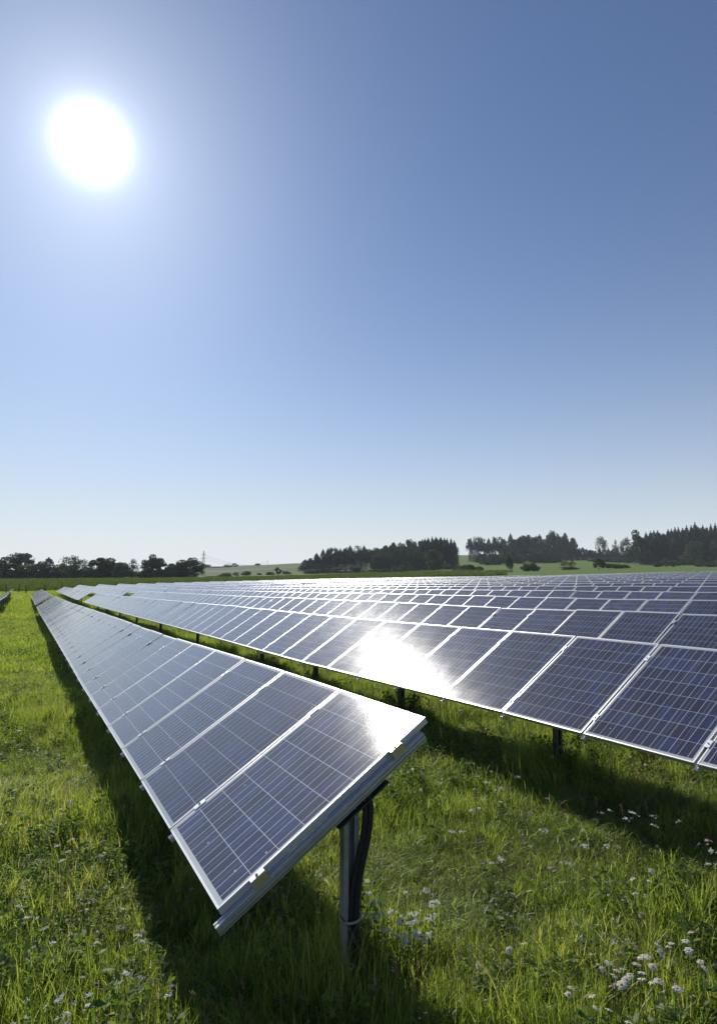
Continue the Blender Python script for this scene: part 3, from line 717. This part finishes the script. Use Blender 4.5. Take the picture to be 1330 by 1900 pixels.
wood([(1100, 1032), (1170, 1030)], 1096, 1170, 14, 480, 500, BUSH, 'bush at the top edge of the meadow between the woods', 'bushes at the top edge of the meadow', (18, 26), 2, 1)

# ------------------------------------------------------------------ pylons, wires, barn
def pylon(px, top, dist, label):
    p = stand(px, dist); r = ray(px, top); H = r.z * dist / r.y - p.z
    e = empty('electricity_pylon', p, label, 'pylon'); th = H / 40
    m = MB(); w0, w1 = H * .055, H * .010
    for sx in (-1, 1):
        for sy in (-1, 1): m.tube([(sx * w0, sy * w0, 0), (sx * w1, sy * w1, H * .97)], th * .16, 4)
    n = 9
    for k in range(n):
        z0, z1 = H * .97 * k / n, H * .97 * (k + 1) / n; a0 = w0 + (w1 - w0) * k / n; a1 = w0 + (w1 - w0) * (k + 1) / n
        for s in (-1, 1):
            for y in (-1, 1):
                m.tube([(s * a0, y * a0, z0), (-s * a1, y * a1, z1)], th * .08, 3); m.tube([(y * a0, s * a0, z0), (y * a1, -s * a1, z1)], th * .08, 3)
    m.tube([(0, 0, H * .95), (0, 0, H)], th * .12, 4); link('tower', m.mesh('tower', M_pyl), e, Matrix.Translation(p))
    for zf, wf in ((.84, .085), (.70, .12)):
        m = MB(); z = H * zf
        for s in (-1, 1):
            m.tube([(0, 0, z - H * .012), (s * H * wf, 0, z)], th * .13, 4); m.tube([(0, 0, z + H * .02), (s * H * wf, 0, z)], th * .10, 4)
            for f in (.55, 1.0): m.tube([(s * H * wf * f, 0, z), (s * H * wf * f, 0, z - H * .035)], th * .12, 4)
        link('crossarm', m.mesh('crossarm', M_pyl), e, Matrix.Translation(p))
    return p, H
p1, H1 = pylon(380, 1021, 420, 'tall lattice electricity pylon with two crossarms right of the left tree row')
p2, H2 = pylon(498, 1039, 1050, 'tiny distant electricity pylon on the skyline above the hill')
p3, H3 = pylon(68, 1033, 900, 'faint distant pylon tip above the left trees')
for s, zf, wf, lab in ((-1, .80, .085, 'upper left'), (1, .80, .085, 'upper right'), (-1, .665, .12, 'lower left'), (1, .665, .12, 'lower right')):
    A = p1 + Vector((s * H1 * wf, 0, H1 * zf)); B = p2 + Vector((s * H2 * wf, 0, H2 * zf)); m = MB()
    m.tube([tuple(A.lerp(B, t) - ZV * (14 * 4 * t * (1 - t) * .5)) for t in np.linspace(0, 1, 16)], .04, 4, cap=False)
    tag(link('power_line', m.mesh('power_line', M_pyl)), f'thin power line hanging from the {lab} arm of the tall pylon', 'power line', 'power lines')
bp = stand(427, 830); e = empty('barn', bp, 'small white barn with a low pale roof on the far ridge', 'barn')
zb = ray(427, 1053.5).z * 830 / ray(427, 1053.5).y
m = MB(); m.box((0, 0, 1.2 + max(0, zb - bp.z - 3) / 2), (11, 6, 3.0 + max(0, zb - bp.z - 3))); hb = 2.7 + max(0, zb - bp.z - 3); link('wall', m.mesh('wall', principled('barn_wall', (.55, .54, .52), .8)), e, Matrix.Translation(bp))
m = MB(); m.prism([(-6, hb), (0, hb + 2.0), (6, hb), (6, hb + .2), (0, hb + 2.25), (-6, hb + .2)], -3.3, 3.3); link('roof', m.mesh('roof', principled('barn_roof', (.5, .48, .46), .8)), e, Matrix.Translation(bp))

# ------------------------------------------------------------------ vegetation instancing (geometry nodes over prepared points)
def blades(rng, n, rad, h, w, bend, seg=4, wtip=.12, cluster=0):
    """curved tapered grass blades -> verts, faces, tint"""
    r = rad * np.sqrt(rng.uniform(0, 1, n)); th = rng.uniform(0, 2 * math.pi, n)
    base = np.stack([r * np.cos(th), r * np.sin(th), np.zeros(n)], -1)
    if cluster:
        cc = rng.normal(0, rad * .5, (cluster, 2)); base[:, :2] = cc[rng.integers(0, cluster, n)] + rng.normal(0, rad * .06, (n, 2))
    H = h[0] + (h[1] - h[0]) * rng.uniform(0, 1, n) ** 1.3; Wd = w * rng.uniform(.6, 1.3, n); B = rng.uniform(bend[0], bend[1], n)
    az = rng.uniform(0, 2 * math.pi, n); face = az + rng.normal(0, .8, n) + math.pi / 2
    t = np.linspace(0, 1, seg + 1)
    ang = B[:, None] * t[None] ** 1.4
    dl = H[:, None] / seg
    dx = np.concatenate([np.zeros((n, 1)), np.cumsum(np.sin((ang[:, 1:] + ang[:, :-1]) / 2) * dl, 1)], 1)
    dz = np.concatenate([np.zeros((n, 1)), np.cumsum(np.cos((ang[:, 1:] + ang[:, :-1]) / 2) * dl, 1)], 1)
    P = base[:, None] + np.stack([dx * np.cos(az)[:, None], dx * np.sin(az)[:, None], dz], -1)
    ww = Wd[:, None] * np.where(t < .35, .7 + t / .35 * .3, 1 - (1 - wtip) * ((t - .35) / .65) ** 1.5)[None] / 2
    sd = np.stack([np.cos(face), np.sin(face), np.zeros(n)], -1)[:, None] * ww[..., None]
    V = np.stack([P - sd, P + sd], 2).reshape(n, -1, 3)      # n, (seg+1)*2, 3
    k = (seg + 1) * 2; F = []
    q = np.array([[2 * s, 2 * s + 1, 2 * s + 3, 2 * s + 2] for s in range(seg)])
    F = (q[None] + (np.arange(n) * k)[:, None, None]).reshape(-1, 4)
    tint = np.repeat(np.clip(rng.normal(.38, .2, n), 0, .85), k)
    return V.reshape(-1, 3), F, tint
def leaves(rng, n, rad, h, size, flat=.5):
    th = rng.uniform(0, 6.283, n); r = rad * np.sqrt(rng.uniform(0, 1, n))
    c = np.stack([r * np.cos(th), r * np.sin(th), rng.uniform(h[0], h[1], n)], -1)
    nor = rng.normal(size=(n, 3)) * .6 + np.array([0, 0, 1.]); nor /= np.linalg.norm(nor, axis=1)[:, None]
    u = np.cross(nor, rng.normal(size=(n, 3))); u /= np.linalg.norm(u, axis=1)[:, None]; w = np.cross(nor, u)
    s = (size * rng.uniform(.5, 1.3, n))[:, None]
    V = np.stack([c - u * s, c - w * s * .45 - u * s * .1, c + u * s, c + w * s * .45 - u * s * .1], 1).reshape(-1, 3)
    return V, np.arange(n * 4).reshape(-1, 4), np.repeat(rng.uniform(.1, .8, n), 4)
class Multi:
    def __init__(s): s.V = []; s.F = []; s.T = []; s.M = []; s.n = 0; s.mats = []
    def add(s, vft, material):
        V, F, T = vft
        if material not in s.mats: s.mats.append(material)
        s.V.append(V); s.F.append(np.asarray(F) + s.n); s.T.append(T); s.M += [s.mats.index(material)] * len(F); s.n += len(V)
    def mesh(s, name):
        me = bpy.data.meshes.new(name); F = []
        for f in s.F: F += f.tolist()
        me.from_pydata(np.concatenate(s.V).tolist(), [], F)
        for m in s.mats: me.materials.append(m)
        me.polygons.foreach_set('material_index', s.M)
        ca = me.color_attributes.new('tint', 'FLOAT_COLOR', 'POINT'); v = np.concatenate(s.T); ca.data.foreach_set('color', np.stack([v, v, v, v * 0 + 1], -1).ravel())
        me.update(); return me
def proto_coll(name, meshes):
    c = bpy.data.collections.new(name)
    for i, me in enumerate(meshes):
        o = bpy.data.objects.new(f'{name}_{i:02d}', me); c.objects.link(o)
    return c
def scatter(name, coll, pts, rots, scl, idx, label, cat):
    me = bpy.data.meshes.new(name); me.from_pydata(pts.tolist(), [], [])
    me.attributes.new('rot', 'FLOAT_VECTOR', 'POINT').data.foreach_set('vector', rots.astype(np.float32).ravel())
    me.attributes.new('scl', 'FLOAT_VECTOR', 'POINT').data.foreach_set('vector', scl.astype(np.float32).ravel())
    me.attributes.new('idx', 'INT', 'POINT').data.foreach_set('value', idx.astype(np.int32))
    o = bpy.data.objects.new(name, me); C.objects.link(o); tag(o, label, cat, None, 'stuff')
    g = bpy.data.node_groups.new(name, 'GeometryNodeTree')
    g.interface.new_socket('Geometry', in_out='INPUT', socket_type='NodeSocketGeometry'); g.interface.new_socket('Geometry', in_out='OUTPUT', socket_type='NodeSocketGeometry')
    gi = g.nodes.new('NodeGroupInput'); go = g.nodes.new('NodeGroupOutput'); iop = g.nodes.new('GeometryNodeInstanceOnPoints'); ci = g.nodes.new('GeometryNodeCollectionInfo')
    ci.inputs['Collection'].default_value = coll; ci.inputs['Separate Children'].default_value = True; ci.inputs['Reset Children'].default_value = True
    def na(n, tp):
        a = g.nodes.new('GeometryNodeInputNamedAttribute'); a.data_type = tp; a.inputs['Name'].default_value = n; return a.outputs[0]
    iop.inputs['Pick Instance'].default_value = True
    L = g.links.new; L(gi.outputs[0], iop.inputs['Points']); L(ci.outputs[0], iop.inputs['Instance']); L(na('idx', 'INT'), iop.inputs['Instance Index'])
    L(na('rot', 'FLOAT_VECTOR'), iop.inputs['Rotation']); L(na('scl', 'FLOAT_VECTOR'), iop.inputs['Scale']); L(iop.outputs[0], go.inputs[0])
    md = o.modifiers.new('scatter', 'NODES'); md.node_group = g
    return o
G = np.random.default_rng(3)
def umbel(rng, n, rad, h, mat_, mu, fr=.004):
    """small flower heads: little clusters of florets on thin stems"""
    for k in range(n):
        x, y = rng.normal(0, rad * .5, 2); z = rng.uniform(*h); nf = rng.integers(4, 9)
        c = np.stack([x + rng.normal(0, .009, nf), y + rng.normal(0, .009, nf), z + rng.normal(0, .003, nf)], -1)
        nor = rng.normal(size=(nf, 3)) * .3 + np.array([0, 0, 1.]); u = np.cross(nor, rng.normal(size=(nf, 3))); u /= np.linalg.norm(u, axis=1)[:, None]; w = np.cross(nor, u); s = fr * rng.uniform(.6, 1.3, nf)[:, None]
        mu.add((np.stack([c - u * s, c - w * s, c + u * s, c + w * s], 1).reshape(-1, 3), np.arange(nf * 4).reshape(-1, 4), np.repeat(rng.uniform(0, 1, nf), 4)), mat_)
        P = np.array([[x - .001, y, 0], [x + .001, y, 0], [x + .001, y, z], [x - .001, y, z]]); mu.add((P, np.array([[0, 1, 2, 3]]), np.full(4, .4)), M_herb)
def patch(kind, seed):
    rng = np.random.default_rng(seed); mu = Multi()
    if kind == 'fine': mu.add(blades(rng, 300, .26, (.06, .24), .0045, (.2, 1.5)), M_grass)
    if kind == 'long': mu.add(blades(rng, 150, .22, (.12, .34), .0055, (.1, 1.3), 5), M_grass); mu.add(blades(rng, 60, .24, (.08, .2), .005, (.6, 1.9)), M_grass)
    if kind == 'tuft': mu.add(blades(rng, 170, .18, (.12, .30), .0065, (.1, 1.0), 5, cluster=4), M_grass)
    if kind == 'lying': mu.add(blades(rng, 170, .26, (.15, .38), .0045, (1.2, 2.2), 5), M_grass)
    if kind == 'herb': mu.add(leaves(rng, 200, .2, (.02, .17), .014), M_herb); mu.add(blades(rng, 60, .22, (.08, .2), .004, (.2, 1.2)), M_grass)
    if kind == 'dry':
        mu.add(blades(rng, 9, .25, (.25, .42), .0022, (.1, .9), 5), M_dry)
        V, F, T = blades(rng, 60, .22, (.08, .2), .004, (.2, 1.2)); mu.add((V, F, T), M_grass)
        for k in range(7):
            x, y = rng.normal(0, .12, 2); z = rng.uniform(.26, .38); c = np.stack([x + rng.normal(0, .006, 14), y + rng.normal(0, .006, 14), z + rng.uniform(-.03, .03, 14)], -1)
            u = rng.normal(size=(14, 3)); u /= np.linalg.norm(u, axis=1)[:, None]; w = np.cross(u, rng.normal(size=(14, 3))); w /= np.linalg.norm(w, axis=1)[:, None]; s = .005
            mu.add((np.stack([c - u * s, c - w * s * .5, c + u * s, c + w * s * .5], 1).reshape(-1, 3), np.arange(56).reshape(-1, 4), np.repeat(rng.uniform(0, 1, 14), 4)), M_dry)
            mu.add((np.array([[x - .001, y, 0], [x + .001, y, 0], [x + .001, y, z], [x - .001, y, z]]), np.array([[0, 1, 2, 3]]), np.full(4, .4)), M_dry)
    if kind == 'weed':
        for k in range(4):
            x, y = rng.normal(0, .12, 2); hh = rng.uniform(.15, .34)
            V, F, T = leaves(rng, 34, .05, (.02, hh), .026); V = V + np.array([x, y, 0]); mu.add((V, F, T), M_herb)
            mu.add((np.array([[x - .0015, y, 0], [x + .0015, y, 0], [x + .001, y, hh], [x - .001, y, hh]]), np.array([[0, 1, 2, 3]]), np.full(4, .3)), M_herb)
        V, F, T = blades(rng, 26, .22, (.08, .2), .022, (.9, 1.9), 5); mu.add((V, F, T), M_herb)
        mu.add(blades(rng, 50, .24, (.1, .26), .004, (.2, 1.2)), M_grass)
    if kind == 'straw': mu.add(blades(rng, 60, .26, (.12, .34), .003, (.7, 2.0), 5), M_dry); mu.add(blades(rng, 90, .24, (.06, .2), .004, (.2, 1.4)), M_grass)
    if kind == 'bloom': umbel(rng, 7, .2, (.16, .28), M_petal, mu); umbel(rng, 3, .2, (.14, .24), M_pink, mu, .005)
    if kind == 'coarse': mu.add(blades(rng, 170, .5, (.10, .30), .014, (.2, 1.3), 3), M_grass)
    if kind == 'coarse_herb': mu.add(leaves(rng, 120, .5, (.05, .22), .04), M_herb); mu.add(blades(rng, 60, .5, (.1, .3), .014, (.2, 1.2), 3), M_grass)
    if kind == 'far': mu.add(blades(rng, 170, 1.3, (.12, .34), .045, (.1, 1.2), 2), M_grass)
    if kind == 'crop': mu.add(blades(rng, 120, 1.6, (.7, 1.5), .12, (.3, 1.6), 4), M_maize)
    return mu.mesh(f'{kind}_patch')
kinds = ['fine', 'fine', 'long', 'long', 'tuft', 'lying', 'herb', 'dry', 'bloom', 'weed', 'weed', 'straw']
pc = proto_coll('meadow_patches', [patch(k, 100 + i) for i, k in enumerate(kinds)])
def wedge(rng, n, d0, d1, half=.78):
    d = np.sqrt(rng.uniform(d0 ** 2, d1 ** 2, n)); th = rng.uniform(-half, half, n); return d * np.sin(th), d * np.cos(th), d
def fields(x, y): return .5 + .25 * np.sin(x * 1.1 + 2 * np.sin(y * .6)) + .25 * np.sin(y * 1.37 + 1.7 * np.sin(x * .8 + 1))
def hfield(x, y): return np.clip(.80 + .35 * np.sin(x * .75 + 1.9 * np.sin(y * .5 + .4)) * np.sin(y * .9 + x * .3) + .12 * np.sin(x * 3.1 + y * 2.2), .45, 1.3)
n = 15500; x, y, d = wedge(G, n, 1.5, 17)
f = fields(x, y); u = G.uniform(0, 1, n)
idx = np.where(u < .30, G.integers(0, 2, n), np.where(u < .55, G.integers(2, 4, n), np.where(u < .70, 4, np.where(u < .82, 6, np.where(u < .90, 5, np.where(u < .955, 7, 8))))))
v_ = G.uniform(0, 1, n); idx = np.where((v_ < .13) | ((f < .35) & (v_ < .4)), G.integers(9, 11, n), idx); idx = np.where((v_ > .93) | ((f > .72) & (v_ > .7)), 11, idx); idx = np.where((f > .8) & (u < .35), 5, idx); idx = np.where((f < .2) & (u < .5), 6, idx)
ft = []
for a_, l_, c_ in [(3.02, L0 + .78, 16), (6.0, L0 + .78, 14), (9.0, L0 + .78, 12)] + [(4.72 + 3 * q, L0 + ROWD + .635, 26) for q in range(-1, 5)]:
    for q in range(c_): P_ = site(a_ + G.normal(0, .22), l_ + G.normal(0, .18)); ft.append((P_.x, P_.y))
ft = np.array(ft); x = np.concatenate([x, ft[:, 0]]); y = np.concatenate([y, ft[:, 1]]); idx = np.concatenate([idx, G.choice([2, 3, 9, 10, 4], len(ft))]); n = len(x)
hf = hfield(x, y); hf[-len(ft):] = 1.35
s = G.uniform(.7, 1.15, n); rot = np.stack([G.normal(0, .12, n), G.normal(0, .12, n), G.uniform(0, 6.28, n)], -1)
scatter('meadow_grass', pc, np.stack([x, y, ground(x, y) - .01], -1), rot, np.stack([s, s, s * hf * G.uniform(.85, 1.2, n)], -1), idx, 'tall flowering meadow grass around and under the nearest panels', 'grass')
cc2 = proto_coll('coarse_patches', [patch('coarse', 201), patch('coarse', 202), patch('coarse', 203), patch('coarse_herb', 204), patch('far', 205), patch('far', 206)])
n = 15000; x, y, d = wedge(G, n, 14, 52, .66); idx = G.integers(0, 4, n)
n2 = 13000; x2, y2, d2 = wedge(G, n2, 45, 135, .66); x = np.concatenate([x, x2]); y = np.concatenate([y, y2]); idx = np.concatenate([idx, G.integers(4, 6, n2)])
nn = n + n2; hf = hfield(x * .5, y * .5); s = G.uniform(.8, 1.2, nn)
scatter('distant_meadow_grass', cc2, np.stack([x, y, ground(x, y) - .02], -1), np.stack([G.normal(0, .08, nn), G.normal(0, .08, nn), G.uniform(0, 6.28, nn)], -1), np.stack([s, s, s * hf], -1), idx, 'meadow grass between and beyond the farther rows of panels', 'grass')
# crop field beyond the fence, left of the meadow
n = 9000; x, y, d = wedge(G, n, 132, 262, .66); aa = x * DV.x + y * DV.y; uu = x / y
k = (aa > 136) & (uu < .13 + .12 * G.uniform(0, 1, n) ** 2) & (y < 240); x, y = x[k], y[k]; n = len(x); s = G.uniform(.8, 1.2, n)
scatter('crop_plants', proto_coll('crop_patches', [patch('crop', 301), patch('crop', 302)]), np.stack([x, y, ground(x, y)], -1), np.stack([s * 0, s * 0, G.uniform(0, 6.28, n)], -1), np.stack([s, s, s], -1), G.integers(0, 2, n), 'green leafy crop growing in the field beyond the fence', 'crop')

# ------------------------------------------------------------------ single flowers and stalks
fr = random.Random(12)
def head_pos(px, py, h):
    """spot on the meadow whose flower, h above the ground, is seen at this bearing"""
    r = ray(px, py); t = 1.0
    while t < 60:
        p = r * t
        if p.z < gz(p.x, p.y) + h: return Vector((p.x, p.y, gz(p.x, p.y)))
        t *= 1.003
    return r * t
def stem_mesh(h, lean, m_):
    m = MB(); m.tube([(0, 0, -.01), (lean * .3, 0, h * .4), (lean, 0, h)], .0016, 5, r2=.0011); return m.mesh('stem', m_)
def daisy_meshes(seed):
    rng = random.Random(seed); m = MB(); n = 15
    for k in range(n):
        a = 2 * math.pi * k / n + rng.uniform(-.08, .08); l = .019 * rng.uniform(.85, 1.1); dz = rng.uniform(-.006, .001); w = .0035
        ca, sa = math.cos(a), math.sin(a); b = len(m.v)
        for r_, ww, z in ((.005, w * .5, .001), (.012, w, .002 + dz * .3), (l, w * .8, dz), (l + .002, w * .2, dz)):
            m.v += [Vector((ca * r_ - sa * ww, sa * r_ + ca * ww, z)), Vector((ca * r_ + sa * ww, sa * r_ - ca * ww, z))]
        for q in range(3): m.f.append((b + 2 * q, b + 2 * q + 1, b + 2 * q + 3, b + 2 * q + 2)); m.mi.append(0)
    pet = m.mesh('petals', M_petal)
    c = MB(); b = bmesh.new(); bmesh.ops.create_uvsphere(b, u_segments=10, v_segments=6, radius=.0065); me = bpy.data.meshes.new('centre'); bmesh.ops.scale(b, vec=(1, 1, .55), verts=b.verts); bmesh.ops.translate(b, vec=(0, 0, .002), verts=b.verts); b.to_mesh(me); b.free(); me.materials.append(M_yolk)
    return pet, me
DM = [daisy_meshes(s) for s in (1, 2, 3)]; SM = {}
def plant(name, px, py, h, label, cat, group, headparts, tilt=.5):
    h += .04; p = head_pos(px, py, h); e = empty(name, p, label, cat, group)
    key = round(h, 2); lean = .03
    if key not in SM: SM[key] = stem_mesh(h, lean, M_herb)
    yaw = fr.uniform(0, 6.28); Mx = Matrix.Translation(p) @ Matrix.Rotation(yaw, 4, 'Z')
    o = link('stem', SM[key], e); o.matrix_local = Matrix.Rotation(yaw, 4, 'Z')
    Hm = Matrix.Rotation(yaw, 4, 'Z') @ Matrix.Translation((lean, 0, h)) @ Matrix.Rotation(fr.uniform(-tilt, tilt), 4, 'X') @ Matrix.Rotation(fr.uniform(-tilt, tilt), 4, 'Y')
    first = None
    for nm, me in headparts:
        q = link(nm, me, e); q.matrix_local = Hm @ Matrix.Scale(fr.uniform(.75, 1.1), 4)
    return e
daisies = [(1060, 1855), (1066, 1843), (1103, 1843), (1096, 1862), (1117, 1875), (1150, 1893), (1197, 1772), (1214, 1780), (1223, 1748), (1233, 1745), (1250, 1757), (1262, 1767), (1271, 1769), (1282, 1747), (1289, 1736), (1142, 1790), (1132, 1802), (1130, 1798), (1170, 1790), (1160, 1803), (1177, 1800), (1165, 1812), (1190, 1810), (1212, 1803), (1214, 1813), (1219, 1819), (1150, 1820), (1141, 1820), (1241, 1831), (1304, 1780), (1306, 1790), (975, 1745), (956, 1763), (1168, 1656), (1215, 1622), (1183, 1632), (1197, 1631), (1240, 1772), (1296, 1800), (1180, 1665)]
for i, (px, py) in enumerate(daisies):
    pet, cen = DM[i % 3]
    lab, grp = ('white daisy with a yellow centre in the meadow at lower right', 'daisies at lower right')
    plant('daisy', px, py, fr.choice([.26, .30, .34]), lab, 'daisy', grp, [('petals', pet), ('flower_centre', cen)])
def yarrow_head(seed, n=60, rad=.030, material=None):
    rng = np.random.default_rng(seed); mu = Multi()
    cl = rng.normal(0, rad * .55, (9, 2)); c2 = cl[rng.integers(0, 9, n)] + rng.normal(0, rad * .16, (n, 2)); c = np.concatenate([c2, (rng.normal(0, .003, n) - (c2 ** 2).sum(1) * 4)[:, None]], 1)
    nor = rng.normal(size=(n, 3)) * .35 + np.array([0, 0, 1.]); u = np.cross(nor, rng.normal(size=(n, 3))); u /= np.linalg.norm(u, axis=1)[:, None]; w = np.cross(nor, u); w /= np.linalg.norm(w, axis=1)[:, None]; s = .0045 * rng.uniform(.6, 1.2, n)[:, None]
    mu.add((np.stack([c - u * s, c - w * s, c + u * s, c + w * s], 1).reshape(-1, 3), np.arange(n * 4).reshape(-1, 4), np.repeat(rng.uniform(0, 1, n), 4)), material or M_petal); return mu.mesh('flower_head')
YH = [yarrow_head(s) for s in (1, 2, 3, 4)]; PKH = [yarrow_head(s, 50, .022, M_pink) for s in (5, 6)]; PUH = yarrow_head(10, 120, .009, M_purple)
yar = [(699, 1681), (706, 1679), (707, 1690), (702, 1699), (722, 1697), (732, 1707), (725, 1709), (740, 1700), (752, 1699), (760, 1705), (765, 1712), (768, 1698), (726, 1722), (730, 1731), (724, 1728), (744, 1735), (752, 1742), (747, 1744), (773, 1729), (774, 1738), (782, 1727), (792, 1726), (788, 1706), (796, 1706), (802, 1687), (806, 1681), (815, 1679), (774, 1716), (755, 1652), (676, 1660), (672, 1665), (784, 1655)]
for i, (px, py) in enumerate(yar):
    plant('yarrow', px, py, fr.choice([.30, .34, .38]), 'white yarrow head in the shaded patch right of the front post', 'yarrow', 'yarrow right of the front post', [('flower_head', YH[i % 4])], .25)
for i, (px, py) in enumerate([(925, 1596), (938, 1594), (917, 1600), (1055, 1599), (1062, 1601), (1025, 1616), (1085, 1577), (1093, 1572), (888, 1503), (1120, 1567), (1138, 1572), (1108, 1508), (1130, 1507), (1155, 1521), (1180, 1512), (1205, 1530), (1250, 1521), (1310, 1563), (1316, 1582), (1322, 1606), (1306, 1605), (1017, 1542), (975, 1510), (1215, 1519), (868, 1506), (905, 1450), (880, 1440), (930, 1462), (1010, 1480), (960, 1440), (845, 1545), (860, 1548)]):
    plant('meadow_flower', px, py, fr.choice([.30, .36, .42]), 'pale umbel flower standing above the sunlit grass on the right', 'flower', 'pale umbel flowers in the right meadow', [('flower_head', (YH + PKH)[i % 6])], .25)
for i, (px, py) in enumerate([(225, 1728), (255, 1727), (250, 1735), (262, 1742), (240, 1812), (232, 1820), (272, 1808), (190, 1560), (115, 1570), (135, 1562), (120, 1583), (190, 1585), (110, 1510), (165, 1668), (175, 1840), (180, 1860), (118, 1848), (130, 1878), (123, 1890), (317, 1840), (325, 1845), (185, 1756), (60, 1700), (30, 1682), (140, 1490), (125, 1487), (155, 1420), (85, 1755)]):
    plant('meadow_flower', px, py, fr.choice([.22, .28, .34]), 'pale umbel flower in the sunlit grass left of the panels', 'flower', 'pale umbel flowers in the left meadow', [('flower_head', (PKH + YH)[i % 6])], .3)
for px, py, lab in [(697, 1643, 'purple flower just right of the black conduit'), (909, 1602, 'violet flower beside the white yarrow in the right meadow'), (105, 1353, 'lilac flower head alone in the grass on the left'), (96, 1549, 'small blue-violet flower in the left meadow'), (180, 1834, 'mauve flower near the bottom left'), (1304, 1570, 'pinkish flower at the right edge by the dark shadow'), (131, 1225, 'pink flower at the lower edge of the nearest panel row')]:
    plant('meadow_flower', px, py, .30, lab, 'flower', 'purple meadow flowers', [('flower_head', PUH)], .3)
# tall seed stalks: bending stem with a loose seed head
def stalk(px, py, h, lean, yaw, label):
    p = head_pos(px, py, h * .9); r = random.Random(int(px * 7 + py)); e = empty('grass_stalk', p, label, 'grass stalk', 'tall seed stalks in the foreground')
    pts = []
    for k in range(9):
        t = k / 8; pts.append(Vector((lean * t ** 2.2, 0, h * t - h * .12 * t ** 4)))
    # slide so that the tip, not the foot, is on the line of sight
    Rz = Matrix.Rotation(yaw, 4, 'Z'); tip = Rz @ pts[-1]; e.location = p - Vector((tip.x, tip.y, 0)); e.location.z = gz(e.location.x, e.location.y)
    m = MB(); m.tube(pts, .0016, 5, r2=.0008); o = link('stem', m.mesh('stem', M_dry if r.random() < .5 else M_grass), e); o.matrix_local = Rz
    m = MB()
    for k in range(34):
        t = r.uniform(.78, 1.0); i = min(7, int(t * 8)); c = pts[i].lerp(pts[i + 1], t * 8 - i) + Vector((r.gauss(0, .004), r.gauss(0, .004), r.gauss(0, .003)))
        b = len(m.v); d = Vector((r.gauss(0, .3), r.gauss(0, .3), 1)).normalized() * .007; q = d.orthogonal().normalized() * .0022
        m.v += [c - d, c + q, c + d, c - q]; m.f.append((b, b + 1, b + 2, b + 3)); m.mi.append(0)
    o = link('seed_head', m.mesh('seed_head', M_dry), e); o.matrix_local = Rz
for px, py, h, ln, yw, lab in [
    (447, 1806, .42, .05, 2.8, 'seed stalk with plump ears left of the front post'), (443, 1838, .36, .04, 3.3, 'shorter stalk under the plump ears in the shade'), (432, 1850, .34, .08, 3.0, 'stalk with brown ears at the bottom in the shade'),
    (375, 1878, .30, .12, 3.0, 'drooping stalk with dark ears at the edge of the shade'), (352, 1834, .40, .22, 3.2, 'arching stalk bending left at the shadow edge'), (634, 1704, .62, .20, 2.6, 'long stalk crossing the front post'),
    (645, 1632, .70, .15, 2.9, 'tall thin stalk rising before the conduit'), (729, 1776, .45, .10, 2.2, 'stalk bent over right of the front post'), (545, 1840, .40, .18, 3.4, 'stalk arching left in the deep shade'), (620, 1845, .40, .12, 2.5, 'stalk at the bottom by the foot of the post'),
    (600, 1878, .30, .10, .5, 'short bright stalk at the bottom in the shade'), (505, 1690, .62, .22, 2.6, 'long stalk leaning under the panel corner'), (816, 1348, .60, .06, 2.0, 'stalk behind the upper corner of the front panel'), (838, 1370, .55, .05, 1.0, 'second stalk behind the upper corner of the front panel'),
    (935, 1400, .50, .06, 2.0, 'stalk with pale head in the shade of the second row'), (950, 1410, .48, .05, 1.4, 'pale stalk beside another in the shade of the second row'), (1028, 1432, .46, .05, 1.6, 'stalk with whitish head at the edge of the second shadow'), (1150, 1490, .45, .06, 1.8, 'stalk standing against the dark shadow on the right'), (1105, 1475, .42, .05, 1.2, 'thin stalk against the dark shadow, left of another'),
    (290, 1605, .42, .15, 3.0, 'bending stalk at the edge of the shadow on the left'), (250, 1552, .40, .08, 2.8, 'stalk at the left shadow edge above a bending one')]:
    stalk(px, py, h, ln, yw, lab)

# ------------------------------------------------------------------ summer haze: one even volume round the whole place
hm, ht, ho = mat('haze_air'); pv = N(ht, 'ShaderNodeVolumePrincipled'); pv.inputs['Density'].default_value = HAZE; pv.inputs['Color'].default_value = (.86, .92, 1.0, 1); pv.inputs['Anisotropy'].default_value = 0.0
ht.links.new(pv.outputs[0], ho.inputs['Volume'])
m = MB(); m.box((0, 0, 60), (3300, 3300, 280)); hob = link('haze', m.mesh('haze', hm)); tag(hob, 'thin summer haze lying over the fields and woods', 'haze', None, 'stuff')
